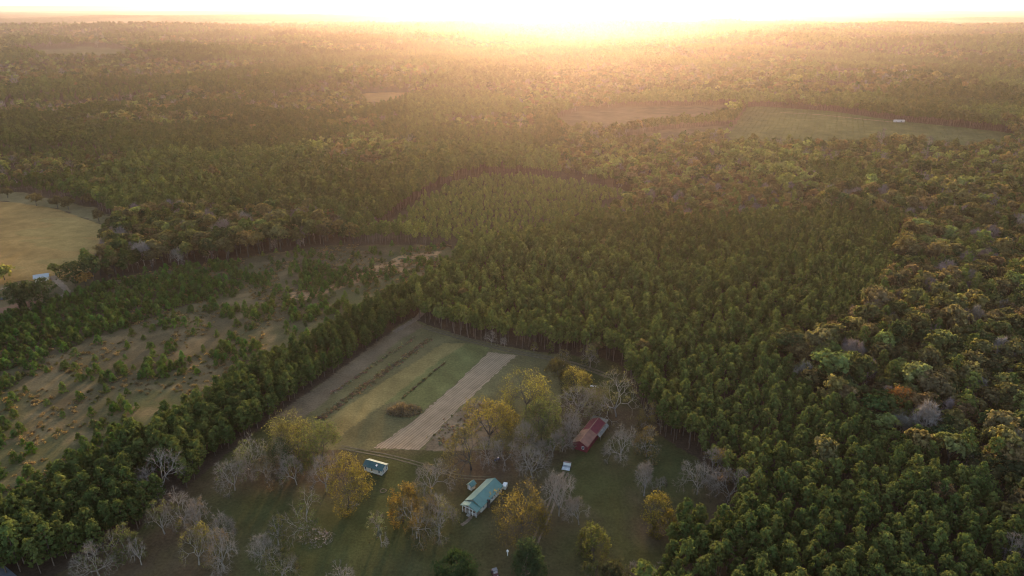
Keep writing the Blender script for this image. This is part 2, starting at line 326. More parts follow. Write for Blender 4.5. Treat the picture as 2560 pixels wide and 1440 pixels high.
# (bx, by, cy, w, leafy, colour, side, label)
ORCH = [
 (412, 1236, 1165, 124, 0., B_, 0, 'big pale bare tree standing against the pine belt, its branches spread wide'),
 (462, 1312, 1245, 80, .12, Y_, 0, 'mostly bare tree, a few tan leaves, beside the big pale one'),
 (504, 1325, 1262, 62, .2, PK, 0, 'small sparse tree with tan tips, second tree from the big pale bare one'),
 (560, 1352, 1300, 70, .05, B_, 0, 'silvery bare tree in the green patch left of the brush litter'),
 (412, 1335, 1278, 66, .55, YG, 0, 'yellow green tree at the foot of the pine belt, just below the pale bare tree'),
 (318, 1400, 1338, 70, .7, YG, 0, 'fuller yellow green tree beside the shaded end of the pine belt near the road'),
 (248, 1440, 1392, 96, .35, G_, 0, 'wide thin olive tree nearest to the road corner'),
 (354, 1412, 1362, 44, .03, B_, 0, 'narrow bare tree between the two yellow green trees near the road'),
 (498, 1412, 1345, 82, .7, Y_, -1, 'gold topped tree, left one of the pair above the lower left edge'),
 (560, 1425, 1352, 74, .4, PK, 1, 'pinkish half bare tree, right one of the pair above the lower left edge'),
 (631, 1192, 1118, 74, .45, YG, 0, 'tree with a yellow cap at the pine belt edge above the two pale trunks'),
 (588, 1226, 1175, 84, .2, G_, 0, 'thin greyish olive tree left of the tree with two pale trunks'),
 (668, 1207, 1158, 66, .5, PK, 0, 'pale pink brown tree on a forked white trunk'),
 (666, 1412, 1358, 72, .06, B_, 0, 'grey bare tree between the gold pair and the burnt looking ground'),
 (697, 1362, 1308, 46, .75, Y_, -1, 'small bright yellow tree left of the dark leafy one'),
 (745, 1155, 1078, 112, .95, Y_, 0, 'large golden tree at the near left corner of the crop strips, left of its twin'),
 (812, 1162, 1090, 112, 1., G_, 0, 'large yellow green tree at the end of the crop strips, right of its golden twin'),
 (716, 1180, 1112, 66, .7, DG, 0, 'dull dark olive tree behind the pale pink brown one, under the golden tree'),
 (817, 1228, 1160, 86, .3, PK, 0, 'tall half bare tree with peach tips, next to the orange tree by the cottage'),
 (873, 1258, 1178, 96, .95, (.30, .20, .04), 0, 'full amber tree standing against the left end of the small white cottage'),
 (772, 1338, 1268, 112, .6, G_, -1, 'dark tree green on one side and bare on the other, over pale litter'),
 (704, 1452, 1405, 86, .5, (.22, .17, .07), 0, 'tan leaved spreading tree at the bottom, left of the silvery small one'),
 (857, 1470, 1428, 66, .05, B_, 0, 'silvery bare tree cut by the bottom edge below the lone double tree'),
 (947, 1330, 1297, 52, .5, (.28, .26, .13), 0, 'small pale yellow tree, upper one of two standing alone in the lawn'),
 (953, 1366, 1336, 36, .15, (.26, .24, .14), 0, 'little silvery tree, lower one of two standing alone in the lawn'),
 (1078, 1236, 1182, 104, .25, (.24, .175, .13), 0, 'rounded mauve grey tree between the tiny teal shed and the cottage'),
 (1008, 1305, 1232, 66, 1., (.34, .19, .04), 0, 'bright orange gold tree, leftmost of the cluster between cottage and teal house'),
 (1042, 1345, 1275, 92, .65, (.26, .145, .05), 0, 'rusty thinning tree with a white trunk foot in the orange cluster'),
 (1097, 1340, 1258, 90, .45, (.24, .18, .06), 0, 'thin tan and yellow tree right of the orange cluster, before the farmhouse porch'),
 (1140, 1462, 1418, 84, 1.6, (.055, .085, .022), 0, 'round dark green evergreen at the bottom, left of the parked buggy'),
 (1314, 1035, 958, 104, .95, (.34, .25, .05), 0, 'large golden tree beside the upper end of the plowed strip'),
 (1353, 1100, 1022, 92, 1., G_, 0, 'tall green yellow tree just right of the large golden one by the plowed strip'),
 (1222, 1112, 1028, 100, 1., (.34, .225, .045), 0, 'dense amber tree at the edge of the dry crop patch'),
 (1178, 1175, 1105, 118, .8, (.27, .18, .045), 0, 'wide amber and green tree behind the teal house, lower end of the dry crop patch'),
 (1222, 1160, 1122, 84, .1, B_, 0, 'low wide bare tree beside the dense amber tree, above the blue object'),
 (1310, 1120, 1068, 66, .08, B_, 0, 'grey bare tree between the amber and the green yellow trees'),
 (1382, 1142, 1100, 62, .3, G_, 0, 'thin crooked green tree next to the front of the red barn'),
 (1330, 1195, 1135, 86, .22, (.25, .18, .09), 0, 'nearly bare tree left of the white trailer, above the orange tree'),
 (1398, 950, 912, 52, .9, (.17, .115, .035), 0, 'olive brown round tree on the lane at the top of the orchard'),
 (1409, 915, 882, 36, .7, (.30, .19, .08), 0, 'small tan topped tree behind the olive brown round one'),
 (1448, 988, 938, 66, .9, (.36, .25, .06), 0, 'yellow tree in front of the half hidden white car'),
 (1475, 918, 872, 44, .5, (.30, .22, .07), 0, 'sparse yellow topped tree in the green corner by the forest'),
 (1540, 1042, 978, 112, .5, (.25, .19, .07), 0, 'large spreading tan tree with dark limbs behind the red barn'),
 (1424, 1105, 1055, 76, .1, B_, 0, 'bare grey tree to the left of the red barn roof'),
 (1440, 1052, 1000, 104, .45, (.24, .19, .08), 0, 'wide yellowish grey tree above the red barn'),
 (1625, 1078, 1030, 60, .6, (.30, .18, .055), 0, 'orange capped tree at the forest edge, upper one of two'),
 (1616, 1142, 1088, 66, .5, (.28, .17, .06), 0, 'orange capped tree in the lawn, lower one of two at the forest edge'),
 (1552, 1152, 1092, 84, .06, B_, 0, 'wide grey bare tree right beside the red barn'),
 (1610, 1240, 1180, 66, .0, B_, 0, 'bare tree standing alone in the open lawn, seen with every branch'),
 (1650, 1228, 1200, 34, .05, B_, 0, 'small bare tree just right of the lone bare one in the lawn'),
 (1637, 1322, 1262, 76, .95, (.30, .20, .035), 0, 'mustard yellow tree below the lone bare tree'),
 (1397, 1290, 1208, 92, .0, B_, 0, 'tall bare tree beside the two wheel tracks, below the white trailer'),
 (1447, 1312, 1268, 76, .03, B_, 0, 'leaning bare tree to the right of the tall bare one by the tracks'),
 (1305, 1330, 1240, 112, 1.1, (.27, .165, .035), 0, 'big orange and brown tree touching the back corner of the teal house'),
 (1484, 1400, 1335, 72, .9, (.17, .15, .035), 0, 'olive green tree in the lower lawn right of the wheel tracks'),
 (1312, 1465, 1385, 80, 1.6, (.065, .085, .03), 0, 'tall dark evergreen at the foot of the wheel tracks'),
 (1487, 1470, 1422, 66, .8, (.15, .13, .035), 0, 'dull green tree at the bottom edge below the olive green one'),
 (1530, 1480, 1428, 60, .9, (.09, .08, .03), 0, 'dark shrubby tree at the bottom between dull green and bare trees'),
 (1580, 1470, 1420, 50, .0, B_, 0, 'white barked bare tree at the bottom edge, left one of two'),
 (1637, 1475, 1424, 56, .0, B_, 0, 'white barked bare tree at the bottom edge, right one of two'),
 (1778, 1196, 1146, 80, .45, (.30, .18, .05), -1, 'orange capped half bare tree at the right corner of the lawn'),
 (1742, 1236, 1185, 96, .05, (.2, .15, .12), 0, 'wide low bare tree in the right corner of the lawn'),
 (1822, 1252, 1198, 96, .12, (.25, .13, .09), 0, 'reddish tinged bare tree set into the edge of the pine plantation'),
]
ORCH += [
 (1488, 1012, 984, 56, .6, (.25, .2, .07), 0, 'little yellow tree standing between the white car and the big tan tree'),
 (1365, 1072, 1030, 60, .25, PK, 0, 'thin pinkish tree squeezed behind the tall green yellow tree'),
 (1275, 1085, 1048, 66, .5, (.26, .19, .06), 0, 'smaller ochre tree between the dense amber tree and the plowed strip head'),
 (1405, 1130, 1088, 56, .2, G_, 0, 'thin grey olive tree touching the front left corner of the red barn'),
 (1472, 1030, 988, 62, .4, (.22, .17, .07), 0, 'dusty yellow tree behind the far end of the red barn'),
 (1262, 1165, 1125, 70, .15, PK, 0, 'sparse brown tree just right of the blue garden tractor'),
 (1350, 1150, 1112, 60, .12, B_, 0, 'grey bare tree between the thin crooked green tree and the blue tractor'),
 (1060, 1300, 1240, 76, .5, (.25, .16, .05), 0, 'ochre tree tucked behind the rusty thinning one in the orange cluster'),
 (742, 1212, 1160, 70, .35, G_, 0, 'greenish thin tree below the two large golden trees by the crop strips'),
]
LITTER = []
for (bx, by, cy_, w_, lf, c, sd, lb) in ORCH:
    q = P(bx, by); LITTER.append((q.x, q.y, w_ * .115))
GREENS = [(780, 1400, 30, .9), (640, 1300, 20, .7), (1010, 1210, 16, .9), (1640, 1150, 18, .9), (1690, 1210, 14, .8), (1460, 1200, 22, .6), (900, 1330, 22, .9),
          (1460, 930, 22, .8), (1060, 1400, 30, .8), (860, 1370, 24, .8), (1300, 900, 22, .6), (1440, 1380, 18, .7), (560, 1290, 14, .7), (1130, 1330, 16, .6)]

def build_ground():
    az = np.concatenate([np.linspace(-180, -52, 26)[:-1], np.linspace(-52, 52, 620), np.linspace(52, 180, 26)[1:]])
    rr = np.concatenate([[8, 40, 80], np.geomspace(112, 1500, 760), np.geomspace(1500, 60000, 150)[1:]])
    A, Rr = np.meshgrid(np.radians(az), rr)
    X = (Rr * np.sin(A)).ravel(); Y = (Rr * np.cos(A)).ravel(); Z = hgt(X, Y)
    C = ground_color(X, Y, Z)
    na, nr = len(az), len(rr)
    i = np.arange(nr - 1)[:, None] * na + np.arange(na - 1)[None]
    Fq = np.stack([i, i + 1, i + na + 1, i + na], -1).reshape(-1, 4)[:, ::-1]
    V = np.stack([X, Y, Z], 1)
    me = raw_mesh('ground', V, Fq, [M_GROUND], [('cover', 'FLOAT_COLOR', np.concatenate([C, np.ones((len(C), 1))], 1).astype(np.float32))], True)
    # centre cap
    bm = bmesh.new(); bm.from_mesh(me); bm.verts.ensure_lookup_table()
    bm.faces.new([bm.verts[k] for k in range(na - 1)][::1]); bm.to_mesh(me); bm.free()
    o = link('ground', me, kind='structure'); return o
build_ground()

# far woodland beyond the last single trees: a rough canopy
def far_woods():
    az = np.radians(np.linspace(-55, 55, 900)); rr = np.geomspace(6300, 58000, 260)
    A, Rr = np.meshgrid(az, rr); X = (Rr * np.sin(A)).ravel(); Y = (Rr * np.cos(A)).ravel()
    n = rng.random(len(X)); big = fnoise(X, Y, 900, 71, 4)
    clear = smooth(fnoise(X, Y, 1500, 91, 3), .62, .68)
    Z = hgt(X, Y) + 2 + 15 * (.45 + .55 * n) * (1 - clear)
    Z[Rr.ravel() < 6350] = hgt(X, Y)[Rr.ravel() < 6350] - 3
    c = np.array((.055, .06, .025)) * (1 - big[:, None]) + np.array((.10, .075, .035)) * big[:, None]
    c = c * (.7 + .6 * rng.random((len(X), 1))); c = c * (1 - clear[:, None]) + np.array((.2, .14, .07)) * clear[:, None]
    na, nr = len(az), len(rr); i = np.arange(nr - 1)[:, None] * na + np.arange(na - 1)[None]
    Fq = np.stack([i, i + 1, i + na + 1, i + na], -1).reshape(-1, 4)[:, ::-1]
    me = raw_mesh('far_woodland', np.stack([X, Y, Z], 1), Fq, [M_GROUND], [('cover', 'FLOAT_COLOR', np.concatenate([c, np.ones((len(c), 1))], 1).astype(np.float32))])
    link('far_woodland', me, kind='stuff', label='distant woodland fading into the haze at the horizon')
far_woods()

# ---------------------------------------------------------------- foliage generators
def leaves(cent, nrm, size, k, spread, jit=.6, flat=1.0, rg=rng):
    """k leaf quads round each centre; returns V, F"""
    n = len(cent); c = np.repeat(cent, k, 0); nn_ = np.repeat(nrm, k, 0); m = n * k
    off = rg.normal(size=(m, 3)) * spread; off[:, 2] *= flat
    nm = nn_ + rg.normal(size=(m, 3)) * jit; nm /= np.linalg.norm(nm, axis=1, keepdims=True) + 1e-9
    a = np.cross(nm, rg.normal(size=(m, 3))); a /= np.linalg.norm(a, axis=1, keepdims=True) + 1e-9
    b = np.cross(nm, a); s = (size * (.6 + .8 * rg.random(m)))[:, None]
    p = c + off
    V = np.stack([p - a * s * .5, p - b * s * .33 + a * s * .08, p + a * s * .5, p + b * s * .33], 1).reshape(-1, 3)
    Fq = np.arange(m * 4).reshape(-1, 4)
    return V, Fq
def tube_np(segs, n=4):
    V = []; Fq = []
    for (a, b, r0, r1) in segs:
        a = np.array(a); b = np.array(b); d_ = b - a; L = np.linalg.norm(d_) + 1e-9; d_ /= L
        u = np.cross(d_, (0, 0, 1) if abs(d_[2]) < .9 else (1, 0, 0)); u /= np.linalg.norm(u); v = np.cross(d_, u)
        base = len(V)
        for (p, r) in ((a, r0), (b, r1)):
            for i in range(n):
                t = 2 * math.pi * i / n; V.append(p + (u * math.cos(t) + v * math.sin(t)) * r)
        for i in range(n): Fq.append((base + i, base + (i + 1) % n, base + n + (i + 1) % n, base + n + i))
    return np.array(V), np.array(Fq)

def pine_parts(hh, rad, seed, tufts, k, leaf, full=.5, cone=False):
    """plantation pine: bare lower trunk, rounded pointed crown of upswept tufts"""
    rg = np.random.default_rng(seed); P_ = []; N_ = []; segs = []
    lean = rg.normal(size=2) * .02 * hh
    def ax(z): return np.array([lean[0] * (z / hh) ** 2, lean[1] * (z / hh) ** 2, z])
    zs = np.linspace(0, hh * .97, 6)
    for i in range(5): segs.append((ax(zs[i]), ax(zs[i + 1]), .17 * hh / 15 * (1 - .17 * i) + .02, .17 * hh / 15 * (1 - .17 * (i + 1)) + .02))
    for i in range(tufts):
        t = (i + rg.random()) / tufts; z = hh * (1 - full + full * t ** .85)
        prof = math.sin(min(1, (1 - t) * 1.25 + .10) * math.pi * .5) ** .8 * (1. if t > .22 else .55 + t * 2)
        if cone: prof = (1 - t) ** .7 * .95 + .06
        ang = i * 2.399 + rg.normal() * .4; r = rad * prof * (.72 + .4 * rg.random())
        if rg.random() < .22: r *= .45
        p = ax(z) + np.array([math.cos(ang) * r, math.sin(ang) * r, rg.normal() * .25])
        P_.append(p); nrm = np.array([math.cos(ang) * .8, math.sin(ang) * .8, .55 + t * .6]); N_.append(nrm)
        if i % 3 == 0: segs.append((ax(z - r * .35), p, .05, .02))
    P_ = np.array(P_); N_ = np.array(N_)
    V, Fq = leaves(P_, N_, leaf, k, rad * .11, .42, .9, rg)
    return (V, Fq), tube_np(segs, 4)
def broad_parts(hh, rad, seed, lumps, k, leaf, dens=1.):
    """broadleaf: dome of billowing clumps with gaps"""
    rg = np.random.default_rng(seed); segs = []; P_ = []; N_ = []
    tz = hh * .35; segs.append(((0, 0, 0), (0, 0, tz), .28, .2))
    subs = []
    for i in range(7):
        a = i * 2.399 + rg.normal() * .3; rr_ = rad * (.25 + .45 * rg.random()); z = hh * (.5 + .3 * rg.random())
        if i == 0: rr_ = 0; z = hh * .78
        c = np.array([math.cos(a) * rr_, math.sin(a) * rr_, z]); subs.append((c, rad * (.38 + .2 * rg.random())))
        segs.append(((0, 0, tz), c, .13, .05))
    for i in range(lumps):
        c, r = subs[i % 7]; v = rg.normal(size=3); v /= np.linalg.norm(v); v[2] = abs(v[2]) * 1.0 if rg.random() < .8 else v[2]
        p = c + v * r * np.array([1, 1, .85]) * (.85 + .25 * rg.random())
        P_.append(p); N_.append(v)
        if i % 6 == 0: segs.append((c, p, .05, .02))
    V, Fq = leaves(np.array(P_), np.array(N_), leaf, k, rad * .085, .4, .8, rg)
    return (V, Fq), tube_np(segs, 4)
def skeleton(hh, rad, seed, levels=5, fork=.2):
    rg = random.Random(seed); segs = []; tips = []
    def grow(p, d_, L, r, lv):
        e = p; dd = d_
        for s in range(2):
            dd = (dd + Vector((rg.gauss(0, .14), rg.gauss(0, .14), rg.gauss(.0, .12)))).normalized()
            q = e + dd * L * .5; segs.append((tuple(e), tuple(q), r * (1 - .2 * s), r * (.8 - .2 * s), lv)); e = q
        if lv == levels: tips.append((e.copy(), dd.copy())); return
        n = rg.choice((2, 3, 3)) if lv else rg.choice((4, 5, 5))
        a0 = rg.random() * 6.28
        for i in range(n):
            a = a0 + i * 6.283 / n + rg.gauss(0, .35); tilt = rg.uniform(.4, .9) if lv else rg.uniform(.55, 1.05)
            u = dd.orthogonal().normalized(); v = dd.cross(u)
            nd = (dd * math.cos(tilt) + (u * math.cos(a) + v * math.sin(a)) * math.sin(tilt)).normalized()
            grow(e, nd, L * rg.uniform(.66, .92) if lv else L * rg.uniform(1.1, 1.5), r * .62, lv + 1)
    grow(Vector((0, 0, 0)), Vector((0, 0, 1)), hh * fork, .032 * hh * .55 + .05, 0)
    mx = max(math.hypot(t[0].x, t[0].y) for t in tips); ms = sorted(math.hypot(t[0].x, t[0].y) for t in tips)[int(len(tips) * .88)]
    mz = max(t[0].z for t in tips); sx = rad * .92 / ms; sz = hh * .95 / mz
    def sc(p): return (p[0] * sx, p[1] * sx, p[2] * sz)
    segs = [(sc(a), sc(b), r0, r1, lv) for (a, b, r0, r1, lv) in segs]
    tips = [(Vector(sc(p)), d_) for (p, d_) in tips]
    return segs, tips
def twigs(tips, seed, k, L, r):
    rg = np.random.default_rng(seed); V = []; Fq = []
    for (p, d_) in tips:
        for j in range(k):
            dd = np.array(d_) + rg.normal(size=3) * .75; dd /= np.linalg.norm(dd); q = np.array(p) - np.array(d_) * rg.random() * L * .6
            e = q + dd * L * (.6 + .8 * rg.random()); s_ = np.cross(dd, rg.normal(size=3)); s_ = s_ / np.linalg.norm(s_) * r
            t_ = np.cross(dd, s_)
            b = len(V); V += [q - s_, q + s_, q + t_, e]; Fq += [(b, b + 1, b + 3), (b + 1, b + 2, b + 3), (b + 2, b, b + 3)]
    return np.array(V), np.array(Fq)
def joined(name, parts):
    """one mesh out of [(V, F, material)]; tri faces are padded to quads by from_pydata"""
    vs = []; fs = []; mi = []; b = 0; mats = []
    for i, (V, Fq, m) in enumerate(parts):
        vs.append(V); fs += [tuple(int(x) + b for x in f) for f in Fq]; mi += [i] * len(Fq); b += len(V); mats.append(m)
    me = bpy.data.meshes.new(name); me.from_pydata(np.concatenate(vs).tolist(), [], fs)
    for m in mats: me.materials.append(m)
    me.polygons.foreach_set('material_index', mi); me.update(); return me

# ---------------------------------------------------------------- orchard trees
def orchard_tree(i, spec):
    bx, by, cyy, wpx, leafy, col, side, lab = spec
    q = P(bx, by); dep = math.hypot(q.y, H) ; dep = q.y * cp + H * sp
    kh = F / dep; kv = F * math.cos(math.atan2(H, q.y)) / dep
    rad = wpx * (1.22 if leafy > .3 else 1.08) / 2 / kh; zc = (by - cyy) / kv; hh = max(zc + rad * .62, rad * 1.5, 5)
    ever = leafy > 1.5
    t = thing('evergreen_tree' if ever else 'orchard_tree' if i < 200 else 'woodland_tree', lab, 'tree', q, random.uniform(0, 6.28))
    segs, tips = skeleton(hh, rad, 100 + i, 5 if rad > 4 else 4, .11)
    th = [s[:4] for s in segs]
    dark = leafy > .75
    V, Fq = tube_np(th, 4); bm_ = M_DARKBARK if dark else M_BARK
    if leafy >= 1.5: link('trunk', raw_mesh('trunk', V, Fq, [bm_]), t)
    else:
        tv, tf = twigs(tips, i, 8, hh * .085, .027); tw = link('trunk', joined('trunk', [(V, Fq, bm_), (tv, tf, M_TWIG)]), t)
        tw['tint'] = [.205, .16, .12] if leafy < .5 else [.14, .105, .06]
    if leafy > .02:
        sel = []; rg = random.Random(i * 7 + 1); ph = rg.random() * 6.28
        for (p, d_) in tips:
            blob = .5 + .5 * math.sin(p.x * .9 + ph) * math.cos(p.y * .8 + ph * 2) * 1.1 + .25 * (p.z / hh - .6)
            if side: blob += .5 * side * p.x / rad
            if blob < leafy * 1.15 + rg.gauss(0, .12) - .1 and rg.random() < .93 or (leafy > 1.5): sel.append(p)
        if side: t.rotation_euler.z = 0
        if not sel: sel = [tips[0][0]]
        C = np.array([tuple(p) for p in sel]); ctr = np.array([0, 0, hh * .55]); N = C - ctr; N /= np.linalg.norm(N, axis=1, keepdims=True)
        kk = 20 if leafy > .8 else 14
        V, Fq = leaves(C, N, .46 if leafy > .8 else .38, kk if not ever else 36, rad * (.10 if leafy > .8 else .07), .7, .8)
        f = link('crown', raw_mesh('crown', V, Fq, [M_LEAF]), t); f['tint'] = [float(.55 * v * m_ + .012) for v, m_ in zip(col, (.93, 1.06, 1.))]
for i, s_ in enumerate(ORCH): orchard_tree(i, s_)

# ---------------------------------------------------------------- forest: where each tree stands
def grid_points(r0, r1, sp_, jit=.42, half=52, angle=.3):
    n = int(r1 / sp_) + 2; g = np.arange(-n, n + 1) * sp_
    X, Y = np.meshgrid(g, g); X = X.ravel(); Y = Y.ravel()
    c, s = math.cos(angle), math.sin(angle); X, Y = X * c - Y * s, X * s + Y * c
    X = X + rng.uniform(-jit, jit, len(X)) * sp_; Y = Y + rng.uniform(-jit, jit, len(Y)) * sp_
    r = np.hypot(X, Y); a = np.degrees(np.arctan2(X, Y))
    k = (r >= r0) & (r < r1) & (np.abs(a) < half); return X[k], Y[k]
def in_any(px, py, polys):
    m = np.zeros(len(px), bool)
    for p in polys: m |= inpoly(px, py, p)
    return m
def is_hard(px, py, x, y):
    n = fnoise(x, y, 260, 51, 3); st = stand_cells(x, y)
    n = .55 * n + .45 * (.25 + .5 * st[:, 0]); h = n > .535
    h = np.where((px < 1150) & (py > 330) & (py < 560), n > .60, h)
    h = np.where((px > 1400) & (py > 330) & (py < 560), n > .32, h)
    for pl, v in ((HARD_U, .4), (HARD_C, .45)): h = np.where(inpoly(px, py, pl), fnoise(x, y, 120, 53, 2) > v - .1, h)
    h = np.where(inpoly(px, py, BELT) | inpoly(px, py, PINE_R) | inpoly(px, py, BLOCK), False, h)
    for pl in (HARD_R, HARD_M, HARD_L): h = np.where(inpoly(px, py, pl), True, h)
    return h
def stand_cells(x, y, size=210):
    """each stand of trees: a random number triple, constant over an irregular cell"""
    wx = x + 60 * (fnoise(x, y, 150, 201, 2) - .5); wy = y + 60 * (fnoise(x, y, 150, 203, 2) - .5); wy = wy * .8
    gx = np.floor(wx / size).astype(int); gy = np.floor(wy / size).astype(int); best = np.full(len(x), 1e18); out = np.zeros((len(x), 3))
    def h_(a, b, k): v = np.sin(a * 127.1 + b * 311.7 + k * 74.7) * 43758.5453; return v - np.floor(v)
    for i in (-1, 0, 1):
        for j in (-1, 0, 1):
            a = gx + i; b = gy + j; cx = (a + .15 + .7 * h_(a, b, 1)) * size; cyy = (b + .15 + .7 * h_(a, b, 2)) * size
            d_ = (wx - cx) ** 2 + (wy - cyy) ** 2; m = d_ < best; best = np.where(m, d_, best)
            for k in range(3): out[:, k] = np.where(m, h_(a, b, 3 + k), out[:, k])
    return out
PAL = np.array([(.080, .082, .032), (.100, .086, .042), (.140, .100, .050), (.145, .155, .055), (.165, .135, .115), (.045, .058, .024), (.15, .12, .048), (.105, .092, .04)])
def hard_tint(x, y, px, py):
    N = len(x); n1 = fnoise(x, y, 90, 61, 2); n2 = fnoise(x, y, 150, 67, 2)
    W = np.tile(np.array([.19, .21, .09, .05, .12, .13, .09, .12]), (N, 1))
    up = inpoly(px, py, HARD_U) | inpoly(px, py, HARD_C)
    W[up] = [.16, .14, .07, .22, .10, .12, .09, .10]
    W[inpoly(px, py, HARD_M)] = [.12, .2, .14, .04, .16, .08, .14, .12]
    W[inpoly(px, py, HARD_L)] = [.16, .26, .04, .01, .12, .26, .05, .10]
    W[:, 3] *= 1 + 5 * smooth(n1, .58, .72); W[:, 2] *= 1 + 2.5 * smooth(n2, .55, .7); W[:, 4] *= 1 + 2 * smooth(n1, .3, .2)
    W /= W.sum(1, keepdims=True); u = rng.random(N); idx = (u[:, None] > np.cumsum(W, 1)).sum(1).clip(0, 7)
    c = 1.15 * PAL[idx] * (.75 + .5 * rng.random((N, 1))) * (1 + .05 * rng.normal(size=(N, 3)))
    return np.clip(c, .01, .5), idx
def pine_tint(x, y, N):
    n = fnoise(x, y, 120, 81, 3)[:, None]; u = rng.random((N, 1))
    a = np.array((.046, .074, .020)); b = np.array((.085, .108, .028))
    c = a * (1 - u * .8) + b * u * .8; c = c * (.75 + .5 * n) * (.85 + .3 * rng.random((N, 1)))
    return c
pts = {'pine': [], 'broad': []}
def scatter(r0, r1, sp_p, sp_h, scale):
    for kind, sp_ in (('pine', sp_p), ('broad', sp_h)):
        x, y = grid_points(r0, r1, sp_, .40 if kind == 'pine' else .47, angle=.55 if kind == 'pine' else .2)
        z = hgt(x, y); px, py = to_px(x, y, z)
        k = (px > -330) & (px < 2900) & (py < 1680) & ~in_any(px, py, OPEN)
        h = is_hard(px, py, x, y)
        mixp = rng.random(len(x))
        if kind == 'pine': k &= ~h | (mixp < .10)
        else: k &= h | (mixp < (.02))
        blk = inpoly(px, py, BLOCK)
        pale = P(407, 1228); k &= np.hypot(x - pale.x, y - pale.y) > 7.5
        if kind == 'broad': k &= ~blk & ~inpoly(px, py, BELT)
        x, y, z, px, py, blk = (v[k] for v in (x, y, z, px, py, blk))
        s = scale * rng.uniform(.76, 1.18, len(x)) * np.where(blk, .52, 1.) * np.where(inpoly(px, py, PINE_R), .80, 1.) * np.where(inpoly(px, py, BELT), .74, 1.)
        s *= .86 + .28 * fnoise(x, y, 70, 95, 2)
        free = ~(blk | inpoly(px, py, PINE_R) | inpoly(px, py, BELT) | inpoly(px, py, HARD_R) | inpoly(px, py, HARD_L)); st = stand_cells(x, y)
        hf = np.where(free, .62 + .5 * st[:, 1], 1.); s *= hf
        if kind == 'pine': t = pine_tint(x, y, len(x)); t[blk] *= 1.35; t[px > 1020] *= np.array((1.62, 1.28, 1.4)); t[px <= 1020] *= np.array((1.22, 1.0, 1.1)); t = np.where(free[:, None], t * (.75 + .6 * st[:, 2:3]), t); idx = np.zeros(len(x), int)
        else: t, idx = hard_tint(x, y, px, py); s *= rng.uniform(.8, 1.25, len(x))
        pts[kind].append(np.column_stack([x, y, z, s, t, idx, px, py, np.full(len(x), r0)]))
scatter(100, 620, 3.75, 6.6, 1.0)
# the young block is planted closer
scatter(620, 1300, 5.6, 8.2, 1.08)
scatter(1300, 2700, 10.5, 13, 1.45)
scatter(2700, 6400, 22, 26, 2.1)
for k in pts: pts[k] = np.concatenate(pts[k])
print('trees', {k: len(v) for k, v in pts.items()})

# model meshes
PINE_HI = [pine_parts(15.5 * random.uniform(.92, 1.08), 2.2 * random.uniform(.88, 1.18), 500 + i, 64, 15, .72) for i in range(6)]
PINE_BELT = [pine_parts(16 * random.uniform(.92, 1.08), 2.7 * random.uniform(.9, 1.12), 510 + i, 84, 15, .8, .74) for i in range(4)]
PINE_LO = [pine_parts(15.5, 2.7, 520 + i, 26, 8, 1.55) for i in range(3)]
BROAD_HI = [broad_parts(14.5, 4.7, 540 + i, 110, 12, 1.0) for i in range(6)]
BROAD_LO = [broad_parts(14.5, 4.8, 560 + i, 42, 7, 1.8) for i in range(3)]
def bare_parts(hh, rad, seed, lv=5, r=.05):
    segs, tips = skeleton(hh, rad, seed, lv, .25)
    return twigs(tips, seed, 8, hh * .10, r), tube_np([s[:4] for s in segs], 3)
BARE_HI = [bare_parts(14, 4.4, 580 + i) for i in range(3)]
BARE_LO = [bare_parts(14, 4.6, 590 + i, 3, .16) for i in range(2)]
def model(name, parts, leafmat, bark, withwood=True):
    (V, Fq), (TV, TF) = parts
    me = joined(name, [(V, Fq, leafmat), (TV, TF, bark)] if withwood else [(V, Fq, leafmat)])
    return bpy.data.objects.new(name, me)
